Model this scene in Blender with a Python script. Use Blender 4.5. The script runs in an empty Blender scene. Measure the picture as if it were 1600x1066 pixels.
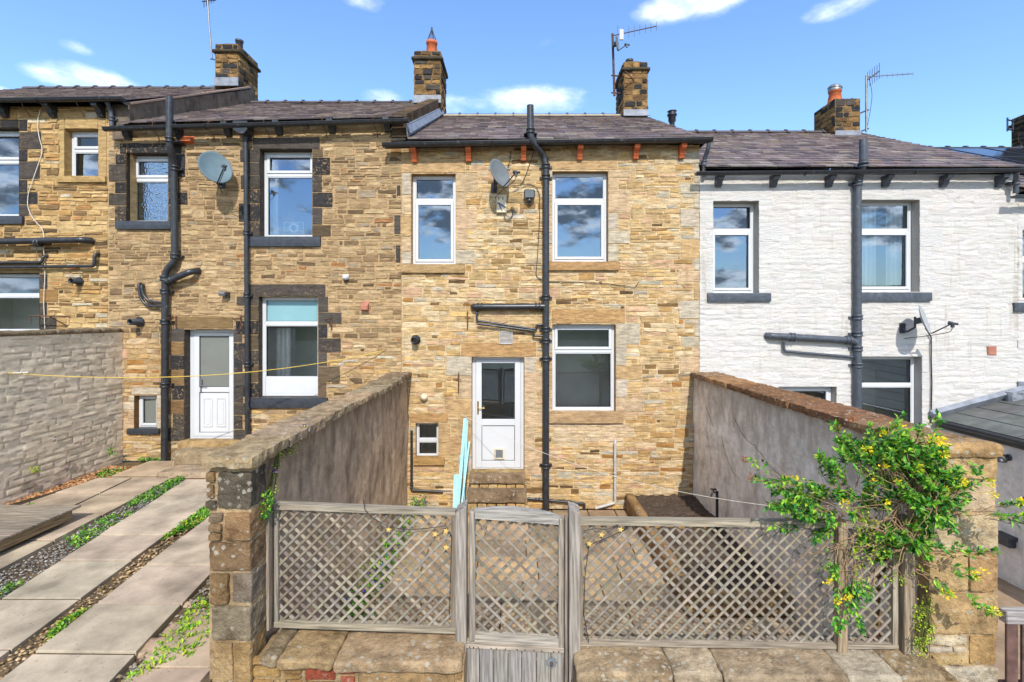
import bpy, math, random
from mathutils import Vector, Matrix, noise as NZ
R = random.Random(11)
SC = bpy.context.scene
COL = SC.collection
rad = math.radians

# ------------------------------------------------------------------ survey: the photo's geometry in metres
CAMZ, F, CX, CY = 3.37, 752.0, 805.0, 497.0
D0 = 8.5                                   # distance of the house fronts
def X(px, d=D0): return (px - CX) / F * d
def Z(py, d=D0): return CAMZ - (py - CY) / F * d

def lin(c): return tuple(((v / 255) / 12.92 if v / 255 <= .04045 else ((v / 255 + .055) / 1.055) ** 2.4) for v in c)
KEXP = 1.5
def P(r, g, b, k=KEXP):                    # sunlit picture colour -> surface colour
    return tuple(v / k for v in lin((r, g, b)))
def vary(c, a=.12, h=.03):
    s = 1 + R.uniform(-a, a)
    return tuple(max(.004, v * s * (1 + R.uniform(-h, h))) for v in c)
def fbm(p, o=4):
    return NZ.fractal(Vector(p), 1.0, 2.0, o)

# ------------------------------------------------------------------ mesh builder
class MB:
    def __init__(s): s.v = []; s.f = []; s.c = []; s.sm = []
    def add(s, verts, faces, col=(.5, .5, .5), smooth=False):
        o = len(s.v); s.v += [tuple(p) for p in verts]
        for f in faces: s.f.append([i + o for i in f]); s.c.append(col); s.sm.append(smooth)
    def box(s, x0, x1, y0, y1, z0, z1, col=(.5, .5, .5), b=0., M=None):
        if x1 < x0: x0, x1 = x1, x0
        if y1 < y0: y0, y1 = y1, y0
        if z1 < z0: z0, z1 = z1, z0
        b = min(b, (x1 - x0) * .45, (y1 - y0) * .45, (z1 - z0) * .45)
        if b <= 0:
            vs = [(x, y, z) for z in (z0, z1) for y in (y0, y1) for x in (x0, x1)]
            fs = [(0, 2, 3, 1), (4, 5, 7, 6), (0, 1, 5, 4), (2, 6, 7, 3), (0, 4, 6, 2), (1, 3, 7, 5)]
        else:
            vs = []; idx = {}
            lo = (x0, y0, z0); hi = (x1, y1, z1)
            for cx in (0, 1):
                for cy in (0, 1):
                    for cz in (0, 1):
                        cc = (cx, cy, cz)
                        for ax in range(3):
                            p = [0, 0, 0]
                            for k in range(3):
                                e = hi[k] if cc[k] else lo[k]
                                p[k] = e if k == ax else e + (-b if cc[k] else b)
                            idx[(cc, ax)] = len(vs); vs.append(tuple(p))
            fs = []
            for ax in range(3):
                a1, a2 = (ax + 1) % 3, (ax + 2) % 3
                for side in (0, 1):
                    q = []
                    for (p, r) in ((0, 0), (1, 0), (1, 1), (0, 1)):
                        cc = [0, 0, 0]; cc[ax] = side; cc[a1] = p; cc[a2] = r
                        q.append(idx[(tuple(cc), ax)])
                    fs.append(q if side else q[::-1])
                for p in (0, 1):
                    for r in (0, 1):
                        c0 = [0, 0, 0]; c1 = [0, 0, 0]
                        c0[ax] = 0; c1[ax] = 1
                        for c in (c0, c1): c[a1] = p; c[a2] = r
                        q = [idx[(tuple(c0), a1)], idx[(tuple(c1), a1)], idx[(tuple(c1), a2)], idx[(tuple(c0), a2)]]
                        fs.append(q if (p == r) else q[::-1])
            for cc in [(a, c, d) for a in (0, 1) for c in (0, 1) for d in (0, 1)]:
                q = [idx[(cc, 0)], idx[(cc, 1)], idx[(cc, 2)]]
                fs.append(q if (sum(cc) % 2 == 1) else q[::-1])
        if M is not None: vs = [tuple(M @ Vector(p)) for p in vs]
        s.add(vs, fs, col)
    def bar(s, a, b, w, t, col, up=(0, 0, 1), bev=.0):             # box from a to b, width w (along side), thickness t (along up)
        a = Vector(a); b = Vector(b); d = b - a; L = d.length; d.normalize()
        u = Vector(up); sd = d.cross(u)
        if sd.length < 1e-4: sd = d.cross(Vector((0, 1, 0)))
        sd.normalize(); u = sd.cross(d)
        M = Matrix(((d.x, sd.x, u.x, a.x), (d.y, sd.y, u.y, a.y), (d.z, sd.z, u.z, a.z), (0, 0, 0, 1)))
        s.box(0, L, -w / 2, w / 2, -t / 2, t / 2, col, bev, M)
    def tube(s, pts, r, col, n=10, caps=True, radii=None):
        pts = [Vector(p) for p in pts]; m = len(pts); prev = None; rings = []
        for i in range(m):
            t = (pts[min(i + 1, m - 1)] - pts[max(i - 1, 0)])
            if t.length < 1e-9: t = Vector((0, 0, 1))
            t.normalize()
            if prev is None:
                a = t.orthogonal().normalized()
            else:
                a = prev - t * prev.dot(t)
                if a.length < 1e-6: a = t.orthogonal()
                a.normalize()
            prev = a; b = t.cross(a); rr = radii[i] if radii else r
            rings.append([pts[i] + (a * math.cos(2 * math.pi * k / n) + b * math.sin(2 * math.pi * k / n)) * rr for k in range(n)])
        vs = [p for rg in rings for p in rg]
        fs = [(i * n + k, i * n + (k + 1) % n, (i + 1) * n + (k + 1) % n, (i + 1) * n + k) for i in range(m - 1) for k in range(n)]
        s.add(vs, fs, col, True)
        if caps:
            s.add(rings[0], [tuple(range(n))[::-1]], col); s.add(rings[-1], [tuple(range(n))], col)
    def lathe(s, prof, origin, axis, col, n=20, sx=1., smooth=True, upv=None):   # prof: (r, h) along axis
        ax = Vector(axis).normalized()
        if upv is None: a = ax.orthogonal().normalized()
        else:
            a = Vector(upv) - ax * Vector(upv).dot(ax); a.normalize()
        b = ax.cross(a); o = Vector(origin)
        vs = [o + ax * h + (a * math.cos(2 * math.pi * k / n) + b * math.sin(2 * math.pi * k / n) * sx) * r for (r, h) in prof for k in range(n)]
        fs = [(i * n + k, i * n + (k + 1) % n, (i + 1) * n + (k + 1) % n, (i + 1) * n + k) for i in range(len(prof) - 1) for k in range(n)]
        s.add(vs, fs, col, smooth)
    def prism(s, poly, y0, y1, col, axis='y'):                      # poly in (a, b); extruded along axis
        n = len(poly)
        def mk(a, b, t): return {'y': (a, t, b), 'x': (t, a, b), 'z': (a, b, t)}[axis]
        vs = [mk(a, b, y0) for a, b in poly] + [mk(a, b, y1) for a, b in poly]
        fs = [tuple(range(n)), tuple(range(2 * n - 1, n - 1, -1))] + [(i, i + n, (i + 1) % n + n, (i + 1) % n) for i in range(n)]
        s.add(vs, fs, col)
    def rock(s, x0, x1, y0, y1, z0, z1, col, r=.02, amp=.008, step=.035, seed=0., freq=7., colfn=None):
        """weathered stone block: rounded box, subdivided and pushed about by noise"""
        c = Vector(((x0 + x1) / 2, (y0 + y1) / 2, (z0 + z1) / 2)); h = Vector((abs(x1 - x0) / 2, abs(y1 - y0) / 2, abs(z1 - z0) / 2))
        r = min(r, h.x * .8, h.y * .8, h.z * .8)
        keys = {}; vs = []; fs = []
        n = [max(2, min(26, int(2 * h[k] / step))) for k in range(3)]
        def vid(p):
            k = (round(p[0], 5), round(p[1], 5), round(p[2], 5))
            if k not in keys:
                q = Vector(p); inn = Vector([max(-h[i] + r, min(h[i] - r, q[i])) for i in range(3)])
                d = q - inn
                if d.length > 1e-6: q = inn + d.normalized() * r
                w = q + c; sd = Vector((seed, seed * 1.7, -seed))
                e = NZ.noise_vector(w * freq + sd) * amp + NZ.noise_vector(w * freq * 3.1 + sd) * amp * .6
                keys[k] = len(vs); vs.append(tuple(w + e))
            return keys[k]
        for ax in range(3):
            a1, a2 = (ax + 1) % 3, (ax + 2) % 3
            for side in (-1, 1):
                for i in range(n[a1]):
                    for j in range(n[a2]):
                        q = []
                        for (di, dj) in ((0, 0), (1, 0), (1, 1), (0, 1)):
                            p = [0, 0, 0]; p[ax] = side * h[ax]
                            p[a1] = -h[a1] + 2 * h[a1] * (i + di) / n[a1]; p[a2] = -h[a2] + 2 * h[a2] * (j + dj) / n[a2]
                            q.append(vid(p))
                        fs.append(q if side > 0 else q[::-1])
        s.add(vs, fs, col, step > .055)
    def build(s, name, mat, parent=None):
        root = parent
        while root is not None and root.parent is not None: root = root.parent
        off = Vector(root.location) if root is not None else Vector((0, 0, 0))
        me = bpy.data.meshes.new(name)
        me.from_pydata([(p[0] - off.x, p[1] - off.y, p[2] - off.z) for p in s.v], [], s.f)
        at = me.color_attributes.new('Col', 'FLOAT_COLOR', 'CORNER')
        buf = []
        for f, c in zip(s.f, s.c): buf += [c[0], c[1], c[2], 1.] * len(f)
        at.data.foreach_set('color', buf)
        me.polygons.foreach_set('use_smooth', s.sm)
        me.materials.append(mat); me.update()
        o = bpy.data.objects.new(name, me); COL.objects.link(o)
        if parent is not None: o.parent = parent
        return o

def empty(name, loc, label, cat, group=None):
    o = bpy.data.objects.new(name, None); COL.objects.link(o)
    o.location = loc; o.empty_display_size = .2
    return tag(o, label, cat, group)
def tag(o, label, cat, group=None):
    o['label'] = label; o['category'] = cat
    if group: o['group'] = group
    return o
def struct(o): o['kind'] = 'structure'; return o
def stuff(o, label=None, cat=None):
    o['kind'] = 'stuff'
    if label: o['label'] = label; o['category'] = cat
    return o

# ------------------------------------------------------------------ materials
class NT:
    def __init__(s, name):
        s.m = bpy.data.materials.new(name); s.m.use_nodes = True
        s.t = s.m.node_tree; s.b = s.t.nodes['Principled BSDF']; s.out = s.t.nodes['Material Output']
    def n(s, typ, **kw):
        nd = s.t.nodes.new(typ)
        for k, v in kw.items():
            if k.startswith('i_'):
                nd.inputs[k[2:].replace('_', ' ')].default_value = v
            else: setattr(nd, k, v)
        return nd
    def l(s, a, b): s.t.links.new(a, b)
    def coord(s, scale=(1, 1, 1), rot=(0, 0, 0)):
        g = s.n('ShaderNodeNewGeometry'); mp = s.n('ShaderNodeMapping')
        mp.inputs['Scale'].default_value = scale; mp.inputs['Rotation'].default_value = rot
        s.l(g.outputs['Position'], mp.inputs['Vector']); return mp.outputs[0]
    def noise(s, vec, scale, detail=4, rough=.55):
        nd = s.n('ShaderNodeTexNoise'); nd.inputs['Scale'].default_value = scale; nd.inputs['Detail'].default_value = detail
        nd.inputs['Roughness'].default_value = rough; s.l(vec, nd.inputs['Vector']); return nd.outputs['Fac']
    def ramp(s, fac, p0, p1, v0=0., v1=1.):
        nd = s.n('ShaderNodeMapRange'); nd.inputs[1].default_value = p0; nd.inputs[2].default_value = p1
        nd.inputs[3].default_value = v0; nd.inputs[4].default_value = v1; s.l(fac, nd.inputs[0]); return nd.outputs[0]
    def math(s, op, a, b=None):
        nd = s.n('ShaderNodeMath', operation=op)
        for i, v in enumerate((a, b)):
            if v is None: continue
            if isinstance(v, (int, float)): nd.inputs[i].default_value = v
            else: s.l(v, nd.inputs[i])
        return nd.outputs[0]
    def mix(s, fac, a, b, mode='MIX'):
        nd = s.n('ShaderNodeMix', data_type='RGBA', blend_type=mode)
        for i, v in ((0, fac), (6, a), (7, b)):
            if isinstance(v, (int, float)): nd.inputs[i].default_value = v
            elif isinstance(v, tuple): nd.inputs[i].default_value = (*v, 1) if len(v) == 3 else v
            else: s.l(v, nd.inputs[i])
        return nd.outputs[2]
    def gray(s, f):
        nd = s.n('ShaderNodeCombineColor')
        for i in range(3): s.l(f, nd.inputs[i])
        return nd.outputs[0]
    def col(s): return s.n('ShaderNodeVertexColor', layer_name='Col').outputs[0]
    def bump(s, h, strength=.5, dist=.01):
        nd = s.n('ShaderNodeBump'); nd.inputs['Strength'].default_value = strength; nd.inputs['Distance'].default_value = dist
        s.l(h, nd.inputs['Height']); s.l(nd.outputs[0], s.b.inputs['Normal']); return nd
    def base(s, c):
        if isinstance(c, tuple): s.b.inputs['Base Color'].default_value = (*c, 1)
        else: s.l(c, s.b.inputs['Base Color'])
    def set(s, rough=.8, spec=.3, metal=0.):
        s.b.inputs['Roughness'].default_value = rough; s.b.inputs['Specular IOR Level'].default_value = spec
        s.b.inputs['Metallic'].default_value = metal; return s.m

def m_masonry(name, speck=.35, speckcol=(.03, .026, .022), amp=.35, bstr=.7, bdist=.012, flat=(1., .55), soot=0., flake=False, drip=.0):
    t = NT(name); p = t.coord(); p2 = t.coord((.6, .6, 2.4))
    v = t.ramp(t.noise(p2, 9, 5, .65), .3, .7, 1 - amp, 1 + amp * .7)
    c = t.mix(1., t.col(), t.gray(v), 'MULTIPLY')
    pst = t.coord((1.2, 1.2, 9))
    c = t.mix(1., c, t.gray(t.ramp(t.noise(pst, 7, 6, .75), .32, .68, 1 - amp * .7, 1 + amp * .5)), 'MULTIPLY')
    hue = t.ramp(t.noise(p, 4, 3), .35, .65, 0, .15)
    c = t.mix(hue, c, t.mix(1., c, (1.12, .95, .72), 'MULTIPLY'))
    sp = t.ramp(t.noise(p, 26, 4, .7), .58, .7, 0, speck)
    c = t.mix(sp, c, speckcol)
    if soot > 0:
        so = t.ramp(t.noise(p, 1.1, 5, .7), .5, .68, 0, soot)
        c = t.mix(so, c, t.mix(1., c, (.42, .38, .36), 'MULTIPLY'))
    if drip:
        dr = t.math('MULTIPLY', t.ramp(t.noise(t.coord((3.2, 3.2, .22)), 3, 5, .6), .56, .74, 0, drip), t.ramp(t.noise(p, .9, 3), .42, .6))
        c = t.mix(dr, c, t.mix(1., c, (.66, .6, .5), 'MULTIPLY'))
    if flake:
        bw = t.n('ShaderNodeRGBToBW'); t.l(t.col(), bw.inputs[0])
        fk = t.math('MULTIPLY', t.ramp(bw.outputs[0], .05, .075, 1, 0), t.ramp(t.noise(p, 24, 5, .75), .56, .62, 0, .8))
        c = t.mix(t.math('MULTIPLY', fk, t.ramp(t.noise(p, 2.2, 3), .4, .55)), c, (.36, .24, .13))
    t.base(c)
    h = t.math('ADD', t.noise(p2, 16, 6, .7), t.math('MULTIPLY', t.noise(p, 70, 3), .5))
    t.bump(h, bstr, bdist)
    return t.set(.92, .15)
M = {}
M['stone'] = m_masonry('sandstone', .6, (.1, .06, .028), .4, .9, .014, drip=.6)
M['stone_dark'] = m_masonry('weathered_sandstone', .55, (.09, .065, .04), .34, .9, .014, soot=.22, flake=True, drip=.6)
M['stone_sooty'] = m_masonry('sooty_stone', .5, (.02, .018, .016), .45, .95, .016, soot=.6)
M['white_stone'] = m_masonry('white_painted_stone', .16, (.35, .31, .25), .06, 1., .02, drip=.8)
M['grey_block'] = m_masonry('limewashed_block', .3, (.16, .13, .1), .2, .6, .01, soot=.15)

def m_wallstone():                                     # near pillars and copings: lichen, pores, soot
    t = NT('gritstone'); p = t.coord()
    c = t.mix(1., t.col(), t.gray(t.ramp(t.noise(p, 7, 8, .75), .32, .68, .55, 1.35)), 'MULTIPLY')
    c = t.mix(t.ramp(t.noise(p, 4.2, 8, .75), .5, .64, 0, .7), c, t.mix(1., c, (.42, .37, .32), 'MULTIPLY'))
    c = t.mix(t.ramp(t.noise(p, 34, 4, .75), .6, .7, 0, .7), c, (.06, .045, .032))
    vo = t.n('ShaderNodeTexVoronoi'); vo.inputs['Scale'].default_value = 17; t.l(p, vo.inputs['Vector'])
    vd = t.math('ADD', vo.outputs['Distance'], t.ramp(t.noise(p, 45, 3), .3, .7, -.12, .12))
    lich = t.math('MULTIPLY', t.ramp(vd, .22, .3, 1, 0), t.ramp(t.noise(p, 2.7, 3), .44, .56, 0, .85))
    c = t.mix(lich, c, (.42, .38, .3))
    vo2 = t.n('ShaderNodeTexVoronoi'); vo2.inputs['Scale'].default_value = 60; t.l(p, vo2.inputs['Vector'])
    c = t.mix(t.ramp(vo2.outputs['Distance'], .12, .2, .5, 0), c, (.4, .36, .29))
    t.base(c)
    t.bump(t.math('ADD', t.noise(p, 20, 8, .75), t.math('MULTIPLY', t.noise(p, 110, 4), .5)), 1., .02)
    return t.set(.93, .15)
M['gritstone'] = m_wallstone()

def m_render(name, a, b, dark, streak=1., bump=.5, st=.62):
    t = NT(name); p = t.coord(); ps = t.coord((1.3, 1.3, .55)); pt = t.coord((1, .45, 1), (rad(-38), 0, 0))
    c = t.mix(t.ramp(t.noise(p, 1.6, 5, .6), .35, .65), a, b)
    c = t.mix(t.ramp(t.noise(ps, 3.4, 4, .55), .48, .72, 0, .8 * streak), c, dark)
    c = t.mix(t.ramp(t.noise(pt, 5, 6, .7), .52, .75, 0, .6 * streak), c, dark)
    c = t.mix(1., c, t.gray(t.ramp(t.noise(p, 9, 8, .75), .3, .7, .72, 1.22)), 'MULTIPLY')
    c = t.mix(t.ramp(t.noise(p, 40, 3, .7), .64, .72, 0, .6), c, dark)
    # dirt washed down from the coping
    sep = t.n('ShaderNodeSeparateXYZ'); t.l(p, sep.inputs[0])
    top = t.math('ADD', sep.outputs[2], t.ramp(t.noise(ps, 6, 4), .3, .7, -.28, .28))
    c = t.mix(t.ramp(top, 1.75, 2.3, 0, st), c, dark)
    t.base(c)
    t.bump(t.math('ADD', t.noise(p, 7, 6, .65), t.math('MULTIPLY', t.noise(pt, 40, 4), .4)), bump, .02)
    return t.set(.93, .12)
M['render_brown'] = m_render('brown_render', (.47, .34, .22), (.57, .42, .28), (.15, .108, .072), 1., .9)
M['render_grey'] = m_render('grey_render', (.8, .7, .57), (.82, .75, .64), (.28, .21, .15), .75, .5)
M['render_white'] = m_render('painted_render', (.62, .59, .56), (.66, .63, .6), (.5, .46, .42), .4, .2, 0)

def m_timber(name, scale, base=None, rot=(0, 0, 0), contrast=1.):
    t = NT(name); p = t.coord(scale, rot); p1 = t.coord()
    g = t.noise(p, 6, 6, .65)
    wv = t.n('ShaderNodeTexWave', wave_type='BANDS', bands_direction='DIAGONAL')
    wv.inputs['Scale'].default_value = 2.2; wv.inputs['Distortion'].default_value = 7; wv.inputs['Detail'].default_value = 3
    t.l(p, wv.inputs['Vector'])
    f = t.math('ADD', t.math('MULTIPLY', g, .9), t.math('MULTIPLY', wv.outputs['Fac'], .1))
    v = t.ramp(f, .3, .68, 1 - .62 * contrast, 1 + .28 * contrast)
    c = t.mix(1., t.col(), t.gray(v), 'MULTIPLY')
    c = t.mix(t.ramp(t.noise(p1, 3.5, 4), .45, .65, 0, .15), c, t.mix(1., c, (1.1, .92, .72), 'MULTIPLY'))
    t.base(c); t.bump(f, .7, .006)
    return t.set(.88, .2)
M['timber_v'] = m_timber('weathered_timber_upright', (9, 9, .55))
M['timber_h'] = m_timber('weathered_timber_rail', (.55, 9, 9))
M['timber_lat'] = m_timber('weathered_lattice', (2.2, 2.2, 2.2), contrast=.6)
M['timber_d'] = m_timber('weathered_decking', (.6, 8, 8))
M['timber_y'] = m_timber('weathered_beam', (8, .6, 8))

def m_slate():
    t = NT('roof_slate'); p = t.coord(); c = t.mix(1., t.col(), t.gray(t.ramp(t.noise(p, 7, 5, .7), .3, .7, .65, 1.3)), 'MULTIPLY')
    c = t.mix(t.ramp(t.noise(p, 30, 3), .64, .72, 0, .3), c, (.35, .33, .32))
    t.base(c); t.bump(t.noise(p, 22, 5), .5, .006); return t.set(.6, .35)
M['slate'] = m_slate()
def m_paint(name, c, rough=.35, spec=.5, amp=.25, scale=14, usecol=False, scuff=0.):
    t = NT(name); p = t.coord()
    v = t.ramp(t.noise(p, scale, 4), .3, .7, 1 - amp, 1 + amp)
    cc = t.mix(1., t.col() if usecol else c, t.gray(v), 'MULTIPLY')
    if scuff: cc = t.mix(t.ramp(t.noise(t.coord((1, 1, .5)), 11, 6, .8), .6, .68, 0, scuff), cc, (.3, .3, .31))
    t.base(cc)
    t.bump(t.noise(p, 30, 3), .15, .004)
    return t.set(rough, spec)
M['black'] = m_paint('black_gloss_paint', (.024, .026, .03), .36, .5, .35, scuff=.4)
M['blackgrey'] = m_paint('dark_slate_paint', (.032, .036, .045), .4, .5, .3)
M['greyblue'] = m_paint('grey_blue_paint', (.055, .064, .08), .42, .5, .3, scuff=.35)
M['upvc'] = m_paint('white_upvc', (.56, .57, .58), .3, .5, .03, 4)
M['white_paint'] = m_paint('white_paint', (.66, .65, .63), .6, .3, .1)
M['terracotta'] = m_paint('terracotta', (.5, .13, .05), .75, .2, .25)
M['brick_red'] = m_paint('red_clay', (.36, .15, .1), .8, .2, .25)
M['lead'] = m_paint('lead_flashing', (.2, .215, .245), .5, .5, .3, 7)
M['metal'] = m_paint('galvanised_metal', (.24, .245, .25), .4, .5, .2)
M['metal'].node_tree.nodes['Principled BSDF'].inputs['Metallic'].default_value = .6
M['rust'] = m_paint('rusty_iron', (.1, .05, .03), .8, .3, .4)
M['brass'] = m_paint('brass', (.55, .38, .14), .3, .5, .1); M['brass'].node_tree.nodes['Principled BSDF'].inputs['Metallic'].default_value = .8
M['greypipe'] = m_paint('grey_plastic_pipe', (.4, .385, .37), .45, .4, .15)
M['mattegrey'] = m_paint('dish_grey', (.15, .17, .18), .6, .3, .15, 5)
M['dish_pale'] = m_paint('pale_dish', (.32, .33, .34), .5, .3, .12, 5)
M['dish_blue'] = m_paint('faded_dish', (.12, .175, .2), .55, .3, .12, 5)
M['cream'] = m_paint('cream_plastic', (.6, .52, .36), .5, .4, .15)
M['bluepaint'] = m_paint('pale_blue_paint', (.3, .55, .58), .6, .3, .15)
M['brownpaint'] = m_paint('brown_stained_timber', (.115, .062, .05), .7, .3, .4)
M['interior'] = m_paint('dim_interior', (.6, .56, .45), .9, .1, .1, 2)
M['curtain'] = m_paint('cream_curtain', (.62, .64, .58), .9, .1, .06, 4)
M['cable'] = m_paint('black_cable', (.02, .02, .02), .5, .4, .2)
M['whitecable'] = m_paint('white_cable', (.62, .58, .5), .5, .4, .1)
M['yellowline'] = m_paint('yellow_line', (.62, .42, .06), .5, .4, .1)
M['gold'] = m_paint('gold_star', (.62, .42, .12), .6, .3, .1)
M['soil'] = m_paint('dark_soil', (.075, .054, .04), .95, .1, .5, 30)
M['lettering'] = m_paint('dark_lettering', (.03, .03, .05), .6, .3, .1)
M['solar'] = m_paint('solar_cells', (.02, .022, .03), .12, .6, .1)
M['felt'] = m_paint('grey_slab_roof', (.1, .105, .1), .75, .3, .25, 5, True)
M['plain'] = m_paint('matt_paint', (.5, .5, .5), .7, .3, .12, 9, True)

def m_glass(name, refl, tint=(1, 1, 1), rough=0., pattern=False):
    t = NT(name); t.t.nodes.remove(t.b)
    gl = t.n('ShaderNodeBsdfGlossy'); gl.inputs['Roughness'].default_value = rough; gl.inputs['Color'].default_value = (.62, .77, .95, 1)
    tr = t.n('ShaderNodeBsdfTransparent'); tr.inputs['Color'].default_value = (*tint, 1)
    lw = t.n('ShaderNodeFresnel'); lw.inputs['IOR'].default_value = 1.5
    fac = t.math('MINIMUM', t.math('ADD', t.math('MULTIPLY', lw.outputs[0], 1.6), refl), 1.)
    mx = t.n('ShaderNodeMixShader'); t.l(fac, mx.inputs[0]); t.l(tr.outputs[0], mx.inputs[1]); t.l(gl.outputs[0], mx.inputs[2])
    if pattern:
        p = t.coord(); vo = t.n('ShaderNodeTexVoronoi', feature='SMOOTH_F1'); vo.inputs['Scale'].default_value = 38; t.l(p, vo.inputs['Vector'])
        bp = t.n('ShaderNodeBump'); bp.inputs['Strength'].default_value = .5; bp.inputs['Distance'].default_value = .012
        t.l(vo.outputs['Distance'], bp.inputs['Height']); t.l(bp.outputs[0], gl.inputs['Normal'])
    else:
        p = t.coord(); bp = t.n('ShaderNodeBump'); bp.inputs['Strength'].default_value = .06; bp.inputs['Distance'].default_value = .01
        t.l(t.noise(p, 2.2, 2), bp.inputs['Height']); t.l(bp.outputs[0], gl.inputs['Normal'])
    t.l(mx.outputs[0], t.out.inputs[0]); return t.m
M['glass'] = m_glass('window_glass', .18)
M['glass_low'] = m_glass('lower_window_glass', .13)
M['glass_pat'] = m_glass('obscured_glass', .3, (.55, .62, .7), .05, True)
M['frost'] = m_paint('frosted_glass', (.17, .18, .16), .25, .5, .08, 3)
M['frostblue'] = m_paint('frosted_blue_film', (.2, .37, .4), .2, .5, .06, 3)

def m_leaf():
    t = NT('leaf'); p = t.coord(); c = t.mix(1., t.col(), t.gray(t.ramp(t.noise(p, 30, 2), .3, .7, .8, 1.2)), 'MULTIPLY')
    t.base(c); t.set(.5, .35)
    tl = t.n('ShaderNodeBsdfTranslucent'); t.l(t.mix(1., c, (1.3, 1.25, .5), 'MULTIPLY'), tl.inputs['Color'])
    mx = t.n('ShaderNodeMixShader'); mx.inputs[0].default_value = .28
    t.l(t.b.outputs[0], mx.inputs[1]); t.l(tl.outputs[0], mx.inputs[2]); t.l(mx.outputs[0], t.out.inputs[0]); return t.m
M['leaf'] = m_leaf()
M['twig'] = m_paint('twig_bark', (.22, .14, .09), .85, .2, .3, 40, True)
def m_paving(name, amp=.25, pits=.6):
    t = NT(name); p = t.coord()
    c = t.mix(1., t.col(), t.gray(t.ramp(t.noise(p, 2.4, 6, .6), .3, .7, 1 - amp, 1 + amp)), 'MULTIPLY')
    c = t.mix(t.ramp(t.noise(p, 42, 3, .6), .66, .72, 0, pits), c, (.09, .065, .05))
    c = t.mix(t.ramp(t.noise(p, 1.1, 5, .7), .52, .7, 0, .3), c, t.mix(1., c, (.62, .55, .48), 'MULTIPLY'))
    t.base(c); t.bump(t.noise(p, 35, 6, .7), .5, .006); return t.set(.9, .2)
M['paving'] = m_paving('concrete_paving', .42, .85)
M['flags'] = m_paving('stone_flags', .35, .4)
M['earth'] = m_paving('earth_ground', .5, .8)

# ------------------------------------------------------------------ masonry
def quadjit(u0, u1, v0, v1, j, seg, cut=.1):
    pts = []
    def edge(a, b):
        L = math.hypot(b[0] - a[0], b[1] - a[1]); n = max(1, int(L / seg))
        for i in range(n):
            f = i / n; pts.append((a[0] + (b[0] - a[0]) * f, a[1] + (b[1] - a[1]) * f, i == 0))
    edge((u0, v0), (u1, v0)); edge((u1, v0), (u1, v1)); edge((u1, v1), (u0, v1)); edge((u0, v1), (u0, v0))
    cu, cv = (u0 + u1) / 2, (v0 + v1) / 2; out = []
    for (u, v, corner) in pts:
        k = R.uniform(.3, 1.6) * cut if corner else 0.
        mn = min(u1 - u0, v1 - v0)
        du = (cu - u); dv = (cv - v)
        L = math.hypot(du, dv) or 1
        out.append((u + du / L * k * mn + R.uniform(-j, j), v + dv / L * k * mn + R.uniform(-j, j)))
    return out

def subtract(rect, holes, minw=.035, minh=.02):
    rs = [rect]
    for (a, b, c, d) in holes:
        nr = []
        for (u0, u1, v0, v1) in rs:
            if u1 <= a or u0 >= b or v1 <= c or v0 >= d: nr.append((u0, u1, v0, v1)); continue
            if a - u0 > minw: nr.append((u0, a, v0, v1))
            if u1 - b > minw: nr.append((b, u1, v0, v1))
            m0, m1 = max(u0, a), min(u1, b)
            if v1 - d > minh and m1 - m0 > minw: nr.append((m0, m1, d, v1))
            if c - v0 > minh and m1 - m0 > minw: nr.append((m0, m1, v0, c))
        rs = nr
    return rs

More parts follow.
